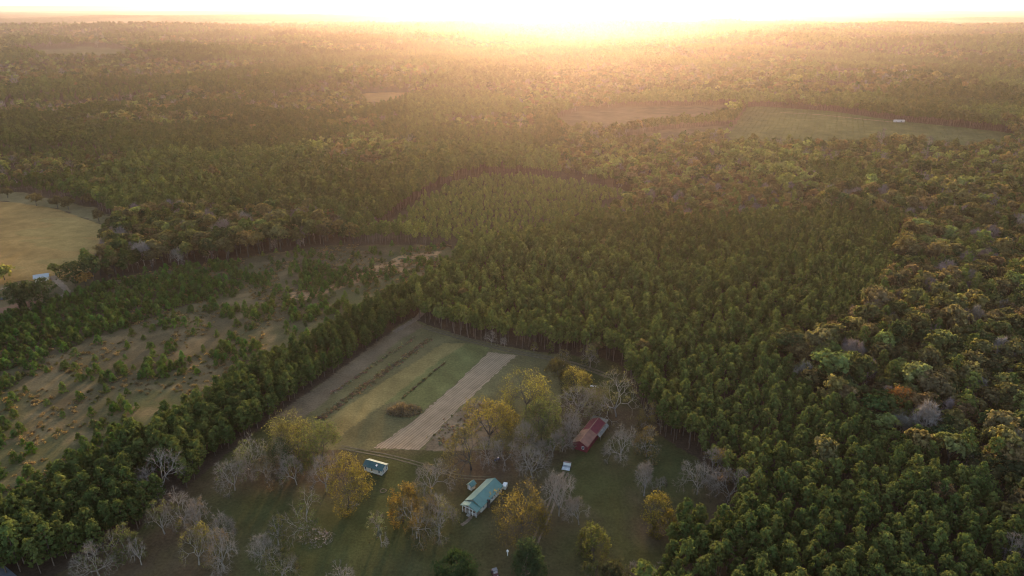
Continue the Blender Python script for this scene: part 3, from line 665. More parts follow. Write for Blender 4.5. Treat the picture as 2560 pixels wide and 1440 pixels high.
def gn_forest(name, label, models, X):
    """X columns: x y z s r g b idx ; one stuff object whose points carry instances of the models"""
    n = len(X); me = bpy.data.meshes.new(name); me.vertices.add(n)
    me.vertices.foreach_set('co', np.ascontiguousarray(X[:, :3], np.float32).ravel())
    a = me.attributes.new('tint', 'FLOAT_VECTOR', 'POINT'); a.data.foreach_set('vector', np.ascontiguousarray(X[:, 4:7], np.float32).ravel())
    a = me.attributes.new('size', 'FLOAT_VECTOR', 'POINT'); sc = np.column_stack([X[:, 3] * rng.uniform(.88, 1.12, n), X[:, 3] * rng.uniform(.88, 1.12, n), X[:, 3] * rng.uniform(.85, 1.12, n)])
    a.data.foreach_set('vector', np.ascontiguousarray(sc, np.float32).ravel())
    a = me.attributes.new('turn', 'FLOAT_VECTOR', 'POINT'); tn = np.zeros((n, 3)); tn[:, 2] = rng.uniform(0, 6.28, n); tn[:, 0] = rng.normal(size=n) * .04; tn[:, 1] = rng.normal(size=n) * .04
    a.data.foreach_set('vector', np.ascontiguousarray(tn, np.float32).ravel())
    a = me.attributes.new('pick', 'INT', 'POINT'); a.data.foreach_set('value', np.ascontiguousarray(X[:, 7], np.int32))
    o = link(name, me, kind='stuff', label=label)
    g = bpy.data.node_groups.new(name, 'GeometryNodeTree')
    g.interface.new_socket('Geometry', in_out='INPUT', socket_type='NodeSocketGeometry'); g.interface.new_socket('Geometry', in_out='OUTPUT', socket_type='NodeSocketGeometry')
    gi = g.nodes.new('NodeGroupInput'); go = g.nodes.new('NodeGroupOutput'); jn = g.nodes.new('GeometryNodeJoinGeometry')
    def na(nm, dt):
        x = g.nodes.new('GeometryNodeInputNamedAttribute'); x.data_type = dt; x.inputs[0].default_value = nm; return x.outputs[0]
    sz, tu, pk = na('size', 'FLOAT_VECTOR'), na('turn', 'FLOAT_VECTOR'), na('pick', 'INT')
    for k, m in enumerate(models):
        cm = g.nodes.new('FunctionNodeCompare'); cm.data_type = 'INT'; cm.operation = 'EQUAL'
        ia = [s for s in cm.inputs if s.type == 'INT']; g.links.new(pk, ia[0]); ia[1].default_value = k
        oi = g.nodes.new('GeometryNodeObjectInfo'); oi.inputs[0].default_value = m; oi.transform_space = 'ORIGINAL'
        ip = g.nodes.new('GeometryNodeInstanceOnPoints')
        g.links.new(gi.outputs[0], ip.inputs['Points']); g.links.new(cm.outputs[0], ip.inputs['Selection']); g.links.new(oi.outputs['Geometry'], ip.inputs['Instance'])
        g.links.new(tu, ip.inputs['Rotation']); g.links.new(sz, ip.inputs['Scale']); g.links.new(ip.outputs[0], jn.inputs[0])
    g.links.new(jn.outputs[0], go.inputs[0])
    md = o.modifiers.new('scatter', 'NODES'); md.node_group = g
    return o
# --- single trees: the 300 nearest in the frame of each kind
def nearest(X, n=300):
    px, py = X[:, 8], X[:, 9]; d2 = X[:, 0] ** 2 + X[:, 1] ** 2
    vis = (px > -15) & (px < 2575) & (py < 1500); d2 = np.where(vis, d2, 1e12)
    return np.argsort(d2)[:n]
def copy_tree(src, loc, rz, sc, tint, label, group, soft):
    r_ = src.copy(); COL.objects.link(r_); r_.location = loc; r_.rotation_euler = (random.gauss(0, .03), random.gauss(0, .03), rz); r_.scale = sc
    r_['label'] = label; r_['group'] = group
    for ch in src.children:
        c = ch.copy(); COL.objects.link(c); c.parent = r_
        if ch.name.split('.')[0] in soft: c['tint'] = [float(v) for v in tint]
    return r_
def make_proto(name, cat, parts, leafmat, bark):
    t = thing(name, 'x', cat); (V, Fq), (TV, TF) = parts
    link('trunk', raw_mesh('trunk', TV, TF, [bark]), t); link('crown', raw_mesh('crown', V, Fq, [leafmat]), t); return t
def drop(t):
    for ch in list(t.children): bpy.data.objects.remove(ch)
    bpy.data.objects.remove(t)
PX = pts['pine']; near = nearest(PX)
protos = [make_proto('pine_tree', 'tree', p, M_NEEDLE, M_PINEBARK) for p in PINE_HI + PINE_BELT]
for j in near:
    x = PX[j]; left = x[8] < 1100
    lab, grp = (('tall dark pine in the long belt between the orchard and the sapling clearing', 'pines of the long belt') if left else
                ('green plantation pine in the dense stand between the lawn and the autumn woods', 'pines of the plantation beside the lawn'))
    s = x[3]; copy_tree(random.choice(protos[6:] if left else protos[:6]), x[:3], random.uniform(0, 6.28), (s * random.uniform(.88, 1.12), s * random.uniform(.88, 1.12), s * random.uniform(.9, 1.1)), x[4:7], lab, grp, ('crown',))
for p in protos: drop(p)
BX = pts['broad']; nearb = nearest(BX)
protos = [make_proto('broadleaf_tree', 'tree', p, M_LEAF, M_DARKBARK) for p in BROAD_HI]
bprot = [make_proto('bare_forest_tree', 'tree', p, M_TWIG, M_BARK) for p in BARE_HI]
DESC = ['olive green', 'brown', 'rust orange', 'bright yellow green', 'bare grey', 'dark green', 'golden tan', 'dull olive']
for j in nearb:
    x = BX[j]; k = int(x[7]); s = x[3]
    lab = f'{DESC[k]} broadleaf tree in the autumn woods right of the pine plantation' if k != 4 else 'bare grey tree standing leafless among the mixed autumn woods'
    copy_tree(random.choice(bprot if k == 4 else protos), x[:3], random.uniform(0, 6.28), (s * random.uniform(.85, 1.15), s * random.uniform(.85, 1.15), s * random.uniform(.9, 1.1)),
              x[4:7] * (1. if k == 4 else 1), lab, DESC[k] + ' trees of the autumn woods', ('crown',))
for p in protos + bprot: drop(p)
# --- the rest as stuff
mask = np.ones(len(PX), bool); mask[near] = False; Q = PX[mask].copy()
hi = Q[:, 10] < 600; Q[:, 7] = np.where(hi, rng.integers(0, 6, len(Q)), rng.integers(6, 9, len(Q)))
bl = inpoly(Q[:, 8], Q[:, 9], BELT); Q[bl, 7] = rng.integers(9, 13, bl.sum())
gn_forest('pine_forest', 'pine forest stretching from the plantation blocks to the hazy hills',
          [model('pine_model', p, M_NEEDLE, M_PINEBARK) for p in PINE_HI] + [model('pine_far_model', p, M_NEEDLE, M_PINEBARK) for p in PINE_LO] + [model('pine_belt_model', p, M_NEEDLE, M_PINEBARK) for p in PINE_BELT], Q)
mask = np.ones(len(BX), bool); mask[nearb] = False; Q = BX[mask].copy()
hi = Q[:, 10] < 600; bare = Q[:, 7] == 4
Q[bare, 4:7] *= .9
Q[:, 7] = np.where(bare, np.where(hi, rng.integers(6, 9, len(Q)), rng.integers(12, 14, len(Q))), np.where(hi, rng.integers(0, 6, len(Q)), rng.integers(9, 12, len(Q))))
gn_forest('broadleaf_forest', 'mixed autumn broadleaf woods with brown, rust and yellow crowns',
          [model('broadleaf_model', p, M_LEAF, M_DARKBARK) for p in BROAD_HI] + [model('bare_model', p, M_TWIG, M_BARK) for p in BARE_HI]
          + [model('broadleaf_far_model', p, M_LEAF, M_DARKBARK) for p in BROAD_LO] + [model('bare_far_model', p, M_TWIG, M_BARK) for p in BARE_LO], Q)

# ---------------------------------------------------------------- saplings on the cut-over land
SAP = [pine_parts(4.1 * random.uniform(.85, 1.15), 1.75 * random.uniform(.9, 1.1), 700 + i, 44, 14, .5, .97, True) for i in range(5)]
def sap_mesh(i): (V, Fq), (TV, TF) = SAP[i]; return joined('young_pine', [(V, Fq, M_NEEDLE), (TV, TF, M_PINEBARK)])
SAPM = [sap_mesh(i) for i in range(5)]
x, y = grid_points(120, 760, 3.1, .42, angle=.75); px, py = to_px(x, y, 0 * x)
dense = inpoly(px, py, SAPL); op = inpoly(px, py, CUT) & ~dense
clu = fnoise(x, y, 22, 121, 2); edge = fnoise(x, y, 60, 127, 2)
k = (dense & (rng.random(len(x)) < .8)) | (op & (((clu > .60) & (rng.random(len(x)) < .55)) | (rng.random(len(x)) < .11)))
upper = op & inpoly(px, py, [(480, 690), (640, 640), (1000, 640), (900, 680), (760, 740), (600, 720)]) & (clu > .58) & (rng.random(len(x)) < .45)
k |= upper
x, y, px, py, dense = (v[k] for v in (x, y, px, py, dense))
# a lighter wedge next to the belt
n = len(x); s = rng.uniform(.6, 1.2, n) * np.where(dense, 1.0, .95)
tint = np.array((.088, .118, .028)) * rng.uniform(.75, 1.3, (n, 1)) * (1 + .1 * rng.normal(size=(n, 3)))
SX = np.column_stack([x, y, hgt(x, y), s, tint, rng.integers(0, 5, n), px, py, np.zeros(n)])
nears = nearest(SX); print('saplings', n)
for j in nears:
    q = SX[j]; o = link('young_pine', SAPM[int(q[7])], label='bushy light green young pine scattered over the brown cut-over ground' if not dense[j] else 'young pine packed into the dense thicket at the edge of the cut-over ground',
                        category='sapling', group='young pines scattered over the cut-over ground' if not dense[j] else 'young pines of the dense thicket')
    o.location = q[:3]; o.rotation_euler = (0, 0, random.uniform(0, 6.28)); o.scale = (q[3] * random.uniform(.85, 1.2), q[3] * random.uniform(.85, 1.2), q[3]); o['tint'] = [float(v) for v in q[4:7]]
mask = np.ones(n, bool); mask[nears] = False
SM = [bpy.data.objects.new('young_pine_model', m) for m in SAPM]
gn_forest('young_pine_thicket', 'thicket of young pines on the far part of the cut-over ground', SM, SX[mask])
# rows of seedlings on the hill field
def row_points(poly, sp_u, sp_v, ang, jit):
    qs = [P(*p) for p in poly]; cx = sum(q.x for q in qs) / len(qs); cyy = sum(q.y for q in qs) / len(qs)
    r = max(math.hypot(q.x - cx, q.y - cyy) for q in qs) + 5
    U, V = np.meshgrid(np.arange(-r, r, sp_u), np.arange(-r, r, sp_v)); U = U.ravel() + rng.normal(size=U.size) * jit; V = V.ravel() + rng.normal(size=V.size) * jit
    c, s = math.cos(ang), math.sin(ang); X = cx + U * c - V * s; Y = cyy + U * s + V * c
    return X, Y
x, y = row_points(ROWF, 4.4, 6.6, 1.15, 1.0); z = hgt(x, y); px, py = to_px(x, y, z)
k = inpoly(px, py, ROWF) & (rng.random(len(x)) < .9); x, y, z = x[k], y[k], z[k]; n = len(x)
SX2 = np.column_stack([x, y, z, rng.uniform(.2, .34, n), np.array((.085, .095, .035)) * rng.uniform(.8, 1.2, (n, 1)) * np.ones((n, 3)), rng.integers(0, 5, n)])
gn_forest('seedling_rows', 'rows of pine seedlings on the pale green hillside field', SM, SX2)

# ---------------------------------------------------------------- dry grass, weeds and brush
def tuft_model(name, seed, hh, rad, k, col_mat):
    rg = np.random.default_rng(seed); c = rg.normal(size=(10, 3)) * rad * .4; c[:, 2] = np.abs(rg.normal(size=10)) * hh * .4 + hh * .2
    V, Fq = leaves(c, np.tile((0, 0, .6), (10, 1)), hh * .7, k, rad * .3, 1., .5, rg)
    V[:, 2] = np.maximum(V[:, 2], 0); return bpy.data.objects.new(name, raw_mesh(name, V, Fq, [col_mat]))
TF_ = [tuft_model('tuft_model', 800 + i, .8, .9, 5, M_LEAF) for i in range(3)]
x, y = grid_points(120, 620, 3.0, .5, angle=.1); px, py = to_px(x, y, 0 * x)
k = inpoly(px, py, CUT) & (fnoise(x, y, 16, 141, 2) > .45) & (rng.random(len(x)) < .8)
x, y = x[k], y[k]; n = len(x); u = rng.random((n, 1))
tt = np.where(u < .5, (.20, .135, .075), np.where(u < .8, (.26, .17, .08), (.11, .10, .04))) * rng.uniform(.7, 1.2, (n, 1))
gn_forest('dry_grass', 'tan tufts of dry grass over the cut-over ground', TF_, np.column_stack([x, y, hgt(x, y), rng.uniform(.5, 1.2, n), tt, rng.integers(0, 3, n)]))
def line_px(a, b, n, jit, width):
    A = P(*a); B = P(*b); t = rng.random(n); d_ = (B - A).normalized(); pr = Vector((-d_.y, d_.x, 0))
    off = rng.normal(size=n) * width; return A.x + (B.x - A.x) * t + pr.x * off, A.y + (B.y - A.y) * t + pr.y * off
rows = [((800, 1048), (1075, 848), 420, .9, (.27, .185, .11)), ((830, 985), (1040, 842), 150, .5, (.28, .20, .13)), ((1000, 1000), (1115, 905), 60, .3, (.2, .16, .09)),
        ((1095, 1112), (1205, 1010), 90, 2.6, (.26, .18, .11)), ((1130, 1105), (1230, 1020), 80, 2.6, (.25, .17, .10))]
allx = []
for a, b, n, wd, c in rows:
    x, y = line_px(a, b, n, 0, wd); tt = np.array(c) * rng.uniform(.6, 1.35, (n, 1)) * (1 + .12 * rng.normal(size=(n, 3)))
    allx.append(np.column_stack([x, y, 0 * x, rng.uniform(.25, .75, n), np.clip(tt, .01, .5), rng.integers(0, 3, n)]))
# litter and undergrowth at the forest edges and under the orchard trees
for (bx, by, cyy, wp, lf, c, sd, lb) in ORCH:
    q = P(bx, by); n = 5; x = q.x + rng.normal(size=n) * 2.6; y = q.y + rng.normal(size=n) * 2.6
    allx.append(np.column_stack([x, y, 0 * x, rng.uniform(.12, .3, n), np.array((.12, .085, .05)) * rng.uniform(.6, 1.4, (n, 1)), rng.integers(0, 3, n)]))
gn_forest('dry_weeds', 'rusty brown dry weeds in lines along the crop strips', TF_, np.concatenate(allx))

# pale debris of branches under the half bare tree
def brush(name, label, cat, px_, py_, rx, ry, hh, n, col, leafc, leafn, seed):
    q = P(px_, py_); t = thing(name, label, cat, q, 0); rg = np.random.default_rng(seed); tips = []
    for i in range(n):
        a = rg.random() * 6.28; r = math.sqrt(rg.random()); p = Vector((math.cos(a) * r * rx, math.sin(a) * r * ry, hh * (1 - r * r) * rg.random()))
        tips.append((p, Vector((rg.normal(), rg.normal(), .5 * abs(rg.normal()))).normalized()))
    tv, tf = twigs(tips, seed, 6, hh * .45 + .5, .04); o = link('branches', raw_mesh('branches', tv, tf, [M_TWIG]), t); o['tint'] = list(col)
    if leafn:
        C = np.array([tuple(p) for p, _ in tips]); V, Fq = leaves(C, C * 0 + (0, 0, 1), .5, leafn, .35, .8, .6, rg)
        V[:, 2] = np.maximum(V[:, 2], .03); f = link('foliage', raw_mesh('foliage', V, Fq, [M_LEAF]), t); f['tint'] = list(leafc)
brush('shrub_thicket', 'round rusty brown thicket standing alone between the crop strips', 'thicket', 1010, 1028, 7.0, 4.4, 3.4, 260, (.22, .16, .10), (.22, .15, .075), 12, 901)
brush('branch_pile', 'pale scattered pile of cut branches under the half green tree', 'branch pile', 790, 1345, 5.5, 4.5, .7, 130, (.30, .25, .22), (.2, .14, .1), 0, 902)
brush('branch_pile', 'small grey heap of twigs at the foot of the full amber tree', 'branch pile', 880, 1262, 2.2, 1.6, .6, 40, (.27, .23, .20), (.2, .14, .1), 0, 903)

# ---------------------------------------------------------------- plowed strip, tracks, road
def sheet(name, poly, z, m, grid=None, kind='structure', label=None):
    qs = [P(*p) for p in poly]; bm = bmesh.new(); vs = [bm.verts.new((q.x, q.y, 0)) for q in qs]; f = bm.faces.new(vs)
    bmesh.ops.triangulate(bm, faces=[f])
    for v in bm.verts: v.co.z = float(hgt(v.co.x, v.co.y)) + z
    for f in bm.faces:
        f.normal_update()
        if f.normal.z < 0: f.normal_flip()
    me = bpy.data.meshes.new(name); bm.to_mesh(me); bm.free(); me.materials.append(m)
    o = link(name, me, kind=kind)
    return o
def plow_mat():
    m, n = mat('plowed_soil'); o = nn(n, 'ShaderNodeOutputMaterial'); b = nn(n, 'ShaderNodeBsdfPrincipled'); b.inputs['Roughness'].default_value = .95; b.inputs['Specular IOR Level'].default_value = .1
    A = P(990, 1100); B = P(1258, 885); ang = math.atan2(B.y - A.y, B.x - A.x)
    geo = nn(n, 'ShaderNodeNewGeometry'); mp = nn(n, 'ShaderNodeMapping'); mp.inputs['Rotation'].default_value = (0, 0, -ang)
    n.links.new(geo.outputs['Position'], mp.inputs['Vector'])
    wv = nn(n, 'ShaderNodeTexWave', wave_type='BANDS', bands_direction='Y'); wv.inputs['Scale'].default_value = .30; wv.inputs['Distortion'].default_value = 1.2; wv.inputs['Detail'].default_value = 2; wv.inputs['Detail Scale'].default_value = .4
    st = nn(n, 'ShaderNodeMapping'); st.inputs['Scale'].default_value = (.03, .9, 1); n.links.new(mp.outputs[0], st.inputs['Vector']); n.links.new(mp.outputs[0], wv.inputs['Vector'])
    no = nn(n, 'ShaderNodeTexNoise'); no.inputs['Scale'].default_value = 1.0; no.inputs['Detail'].default_value = 6; n.links.new(st.outputs[0], no.inputs['Vector'])
    n2 = nn(n, 'ShaderNodeTexNoise'); n2.inputs['Scale'].default_value = .22; n2.inputs['Detail'].default_value = 8; n2.inputs['Roughness'].default_value = .7; n.links.new(geo.outputs['Position'], n2.inputs['Vector'])
    wm = nn(n, 'ShaderNodeMath', operation='MULTIPLY'); wm.inputs[1].default_value = .5; n.links.new(wv.outputs['Fac'], wm.inputs[0])
    ad = nn(n, 'ShaderNodeMath', operation='ADD'); n.links.new(wm.outputs[0], ad.inputs[0]); n.links.new(no.outputs[0], ad.inputs[1])
    ad2 = nn(n, 'ShaderNodeMath', operation='ADD'); n.links.new(ad.outputs[0], ad2.inputs[0]); n.links.new(n2.outputs[0], ad2.inputs[1])
    cr = nn(n, 'ShaderNodeValToRGB'); cr.color_ramp.elements[0].position = .35; cr.color_ramp.elements[0].color = (.18, .122, .068, 1); cr.color_ramp.elements[1].position = .68; cr.color_ramp.elements[1].color = (.37, .25, .15, 1)
    dv = nn(n, 'ShaderNodeMath', operation='DIVIDE'); dv.inputs[1].default_value = 2.4; n.links.new(ad2.outputs[0], dv.inputs[0]); n.links.new(dv.outputs[0], cr.inputs[0])
    n.links.new(cr.outputs[0], b.inputs['Base Color'])
    bp = nn(n, 'ShaderNodeBump'); bp.inputs['Strength'].default_value = .6; bp.inputs['Distance'].default_value = .25; n.links.new(ad.outputs[0], bp.inputs['Height']); n.links.new(bp.outputs[0], b.inputs['Normal'])
    n.links.new(b.outputs[0], o.inputs[0]); return m
def ragged(poly, step=9, amp=1.2):
    out = []
    for i in range(len(poly)):
        a = poly[i]; b = poly[(i + 1) % len(poly)]; L = math.hypot(b[0] - a[0], b[1] - a[1]); n = max(1, int(L / step))
        for j in range(n):
            t = j / n; out.append((a[0] + (b[0] - a[0]) * t + random.gauss(0, amp * .5), a[1] + (b[1] - a[1]) * t + random.gauss(0, amp * .3)))
    return out
sheet('plowed_strip', ragged(ST_PLOW, 6, 3.2), .05, plow_mat())
def ribbon(name, pp, width, m, z=.06, gap=None):
    """soft dirt track following photo pixels; gap = distance between two wheel ruts"""
    qs = [P(*p) for p in pp]; pts_ = []
    for i in range(len(qs) - 1):
        for j in range(8):
            t = j / 8; p0 = qs[max(0, i - 1)]; p1 = qs[i]; p2 = qs[i + 1]; p3 = qs[min(len(qs) - 1, i + 2)]
            pts_.append(.5 * ((2 * p1) + (p2 - p0) * t + (2 * p0 - 5 * p1 + 4 * p2 - p3) * t * t + (3 * p1 - p0 - 3 * p2 + p3) * t ** 3))
    pts_.append(qs[-1]); mb = MB()
    for off in ([0] if gap is None else [-gap / 2, gap / 2]):
        vs = []; 
        for i, p in enumerate(pts_):
            d_ = (pts_[min(i + 1, len(pts_) - 1)] - pts_[max(i - 1, 0)]); d_.z = 0; d_.normalize(); pr = Vector((-d_.y, d_.x, 0))
            wl = width * random.uniform(.75, 1.2); wr = width * random.uniform(.75, 1.2)
            for s, ww in ((-1, wl), (1, wr)):
                v = p + pr * (off + s * ww / 2); vs.append((v.x, v.y, float(hgt(v.x, v.y)) + z))
        mb.add(vs, [(2 * i, 2 * i + 1, 2 * i + 3, 2 * i + 2) for i in range(len(pts_) - 1)])
    return mb.build(name, m, kind='structure')
M_DIRT = simple('dirt_track', (.17, .12, .08), .95, var=.35, scale=.8, spec=.1)
M_DIRT2 = simple('faint_track', (.115, .09, .052), .95, var=.3, scale=.8, spec=.1)
M_DIRT3 = simple('pale_dirt', (.19, .135, .09), .95, var=.3, scale=.8, spec=.1)
ribbon('dirt_track', [(1415, 1180), (1392, 1225), (1375, 1270), (1358, 1310), (1342, 1345), (1325, 1400), (1300, 1470)], .7, M_DIRT, .06, 1.7)
ribbon('dirt_track', [(850, 1117), (905, 1128), (970, 1140), (1040, 1158), (1110, 1180), (1150, 1192), (1230, 1196)], .6, M_DIRT2, .065, 1.5)
ribbon('dirt_track', [(1060, 818), (1180, 852), (1290, 880), (1370, 895), (1450, 915), (1520, 940)], 1.6, M_DIRT2, .055, 2.2)
ribbon('dirt_lane', [(985, 830), (1020, 810), (1042, 795), (1060, 775), (1075, 750)], 3.2, M_DIRT3, .05)
ribbon('footpath', [(1178, 1290), (1172, 1300), (1160, 1309), (1153, 1313)], 1.2, M_DIRT3, .06)
ribbon('dirt_road', [(-120, 855), (-20, 815), (60, 778), (120, 755), (160, 738), (166, 725), (145, 705), (130, 690)], 3.4, M_DIRT3, .05)
ribbon('dirt_road', [(-60, 735), (0, 724), (40, 712), (80, 706)], 3.0, M_DIRT3, .055)
ribbon('field_track', [(1950, 282), (2040, 287), (2150, 298), (2230, 306)], 3.0, M_DIRT3, .5)
ribbon('far_road', [(2312, 177), (2316, 190), (2321, 205), (2323, 218)], 9.0, M_DIRT3, .6)
M_ASPH = simple('asphalt', (.17, .17, .18), .85, var=.15, scale=.6, spec=.3, bump=.2)
sheet('road', [(-140, 1370), (-10, 1397), (55, 1450), (160, 1560), (60, 1640), (-300, 1500)], .05, M_ASPH)

# ---------------------------------------------------------------- buildings
M_TEAL = simple('teal_metal_roof', (.085, .175, .14), .45, .1, var=.12, scale=.7, spec=.5, stripes=('X', 1.1), bump=.25)
M_TEAL2 = simple('cottage_metal_roof', (.07, .12, .11), .55, .0, var=.12, scale=.9, spec=.05, stripes=('X', 1.1), bump=.2)
M_CREAM = simple('cream_siding', (.52, .47, .37), .75, var=.1, scale=1., stripes=('Z', 2.2), bump=.2)
M_WHITE = simple('white_paint', (.72, .70, .65), .6, var=.06)
M_GLASS = simple('window_glass', (.03, .035, .04), .15, var=.1, spec=.6)
M_DARK = simple('dark_opening', (.03, .028, .025), .8)
M_REDW = simple('red_painted_boards', (.15, .018, .025), .8, var=.2, scale=1.2, stripes=('Y', 2.5), bump=.3)
M_REDR = simple('red_metal_roof', (.20, .075, .042), .6, .0, var=.2, scale=.6, stripes=('X', 1.1), bump=.25)
M_RUST = simple('weathered_tin', (.17, .155, .13), .6, .3, var=.35, scale=.8, stripes=('X', 1.3), bump=.3)
M_GREY = simple('grey_metal', (.33, .33, .33), .5, .4, var=.1)
M_WOODD = simple('weathered_deck', (.20, .15, .11), .85, var=.25, scale=2)
M_CONC = simple('concrete', (.32, .29, .25), .9, var=.2, scale=1.5)
def frame_of(A, B, C):
    """A corner, B along the length, C along the width: base centre, rotation, length, width (local x = length, y = width)"""
    A, B, C = P(*A), P(*B), P(*C); u = B - A; L = u.length; u.normalize(); wv_ = (C - A); W = abs(wv_.dot(Vector((-u.y, u.x, 0)))); sgn = 1 if wv_.dot(Vector((-u.y, u.x, 0))) > 0 else -1
    v = Vector((-u.y, u.x, 0)) * sgn; cen = A + u * L / 2 + v * W / 2
    return cen, math.atan2(u.y, u.x), L, W, sgn
def gable_roof(parent, m, x0, x1, w2, ze, zr, over=.4, th=.12, name='roof'):
    """roof with ridge along local x"""
    sl_ = (zr - ze) / w2; e = w2 + over; zl = ze - sl_ * over
    mb = MB().poly_prism([(-e, zl), (0, zr), (e, zl), (e, zl + th), (0, zr + th + .03), (-e, zl + th)], 'x', x0 - over, x1 + over)
    r = mb.build(name, m, parent)
    MB().poly_prism([(-.22, zr + th - .22 * sl_ + .02), (0, zr + th + .06), (.22, zr + th - .22 * sl_ + .02), (.22, zr + th - .22 * sl_ + .05), (0, zr + th + .10), (-.22, zr + th - .22 * sl_ + .05)], 'x', x0 - over - .02, x1 + over + .02).build('ridge_cap', m, r)
    return r
def gable_walls(parent, m, x0, x1, w2, z0, ze, zr, name='wall'):
    return MB().poly_prism([(-w2, z0), (w2, z0), (w2, ze), (0, zr - .02), (-w2, ze)], 'x', x0, x1).build(name, m, parent)
def window(parent, side, at_, w2, z, ww=.9, wh=1.2, frame=M_WHITE, pane=M_GLASS, bars=True):
    """side: 'y+','y-','x+','x-' ; at_ = position along wall; w2 = wall plane distance"""
    f = MB(); g = MB(); ax = side[0]; s = 1 if side[1] == '+' else -1
    def bx(mb, a0, a1, z0, z1, d0, d1):
        lo, hi = sorted((s * d0, s * d1))
        if ax == 'y': mb.box(a0, a1, lo, hi, z0, z1)
        else: mb.box(lo, hi, a0, a1, z0, z1)
    t = .09; a0, a1 = at_ - ww / 2, at_ + ww / 2; z0, z1 = z - wh / 2, z + wh / 2
    bx(f, a0 - t, a1 + t, z1, z1 + t, w2 - .02, w2 + .06); bx(f, a0 - t, a1 + t, z0 - t, z0, w2 - .02, w2 + .08)
    bx(f, a0 - t, a0, z0, z1, w2 - .02, w2 + .06); bx(f, a1, a1 + t, z0, z1, w2 - .02, w2 + .06)
    if bars: bx(f, a0, a1, z - .03, z + .03, w2 + .03, w2 + .05)
    bx(g, a0, a1, z0, z1, w2 - .02, w2 + .02)
    o = f.build('window', frame, parent); g.build('pane', pane, o); return o

# --- long teal roofed house
c, rz, L, W, sg = frame_of((1203, 1283), (1254, 1231), (1163, 1270))
print('house', L, W, math.degrees(rz), sg)
h = thing('farmhouse', 'long cream farmhouse with a teal metal roof and a white posted porch', 'house', c, rz)
w2 = W / 2; x0, x1 = -L / 2, L / 2; s = sg   # width axis: sg=+1 means the near right wall is at local y-
ns = '-' if sg > 0 else '+'; fs = '+' if sg > 0 else '-'
gable_walls(h, M_CREAM, x0, x1, w2, .35, 2.75, 4.3)
MB().box(x0 + .1, x1 - .1, -w2 + .1, w2 - .1, 0, .36).build('foundation', M_CONC, h)
gable_roof(h, M_TEAL, x0, x1, w2, 2.75, 4.3, .45)
for a_ in (.12, .52, .66, .80, .90): window(h, 'y' + ns, x0 + L * a_, w2, 1.85, .8, 1.1)
for a_ in (.2, .5, .8): window(h, 'y' + fs, x0 + L * a_, w2, 1.85, .8, 1.1)
ysn = -w2 if sg > 0 else w2
ch = MB(); lo, hi = sorted((ysn, ysn - s * .75)); ch.box(x0 + L * .27, x0 + L * .31, lo, hi, 0, 3.1); ch.build('chimney', simple('dark_brick', (.06, .045, .04), .9), h)
dr = MB(); lo, hi = sorted((ysn + s * .02, ysn - s * .05)); dr.box(x0 + L * .36, x0 + L * .36 + .9, lo, hi, .4, 2.4); d_ = dr.build('door', M_DARK, h)
MB().box(x0 + L * .36 + .75, x0 + L * .36 + .82, min(lo, hi) - .05, max(lo, hi) + .05, 1.3, 1.38).build('handle', M_GREY, d_)
# porch at the near gable end
PD = 2.6
MB().box(x0 - PD, x0, -w2 + .1, w2 - .1, .30, .42).build('porch_deck', M_WOODD, h)
pr_ = MB(); pr_.poly_prism([(-w2 - .45, 2.42), (0, 3.72), (w2 + .45, 2.42), (w2 + .45, 2.54), (0, 3.86), (-w2 - .45, 2.54)], 'x', x0 - PD - .35, x0 - .45); pr_.build('porch_roof', M_TEAL, h)
for i in range(5):
    yy = -w2 + .25 + (W - .5) * i / 4
    MB().box(x0 - PD + .05, x0 - PD + .2, yy - .08, yy + .08, 0, 2.45 + 1.15 * (1 - abs(yy) / w2)).build('porch_post', M_WHITE, h)
MB().box(x0 - PD + .02, x0 - PD + .23, -w2, w2, 2.33, 2.5).build('porch_beam', M_WHITE, h)
rl = MB()
for i in range(14): yy = -w2 + .3 + (W * .55) * i / 13; rl.box(x0 - PD + .1, x0 - PD + .14, yy - .02, yy + .02, .42, 1.2)
rl.box(x0 - PD + .08, x0 - PD + .16, -w2 + .25, -w2 + .3 + W * .55, 1.2, 1.27); rl.build('railing', M_WHITE, h)
window(h, 'x-', -w2 * .5, L / 2, 1.8, .8, 1.1); window(h, 'x-', w2 * .55, L / 2, 1.8, .8, 1.1)
d_ = MB().box(x0 - .05, x0 + .02, -.45, .45, .42, 2.4).build('door', simple('dark_red_door', (.12, .02, .03), .6), h)
MB().box(x0 - .09, x0 - .04, .28, .34, 1.3, 1.4).build('handle', M_GREY, d_)
st = MB()
for i in range(3): st.box(x0 - PD - .3 * (i + 1), x0 - PD - .3 * i, -.6, .6, 0, .42 - .12 * i - .1)
st.build('steps', M_CONC, h)
HM = Matrix.Translation(c) @ Matrix.Rotation(rz, 4, 'Z')
def local(x_, y_, z_=0): return HM @ Vector((x_, y_, z_))
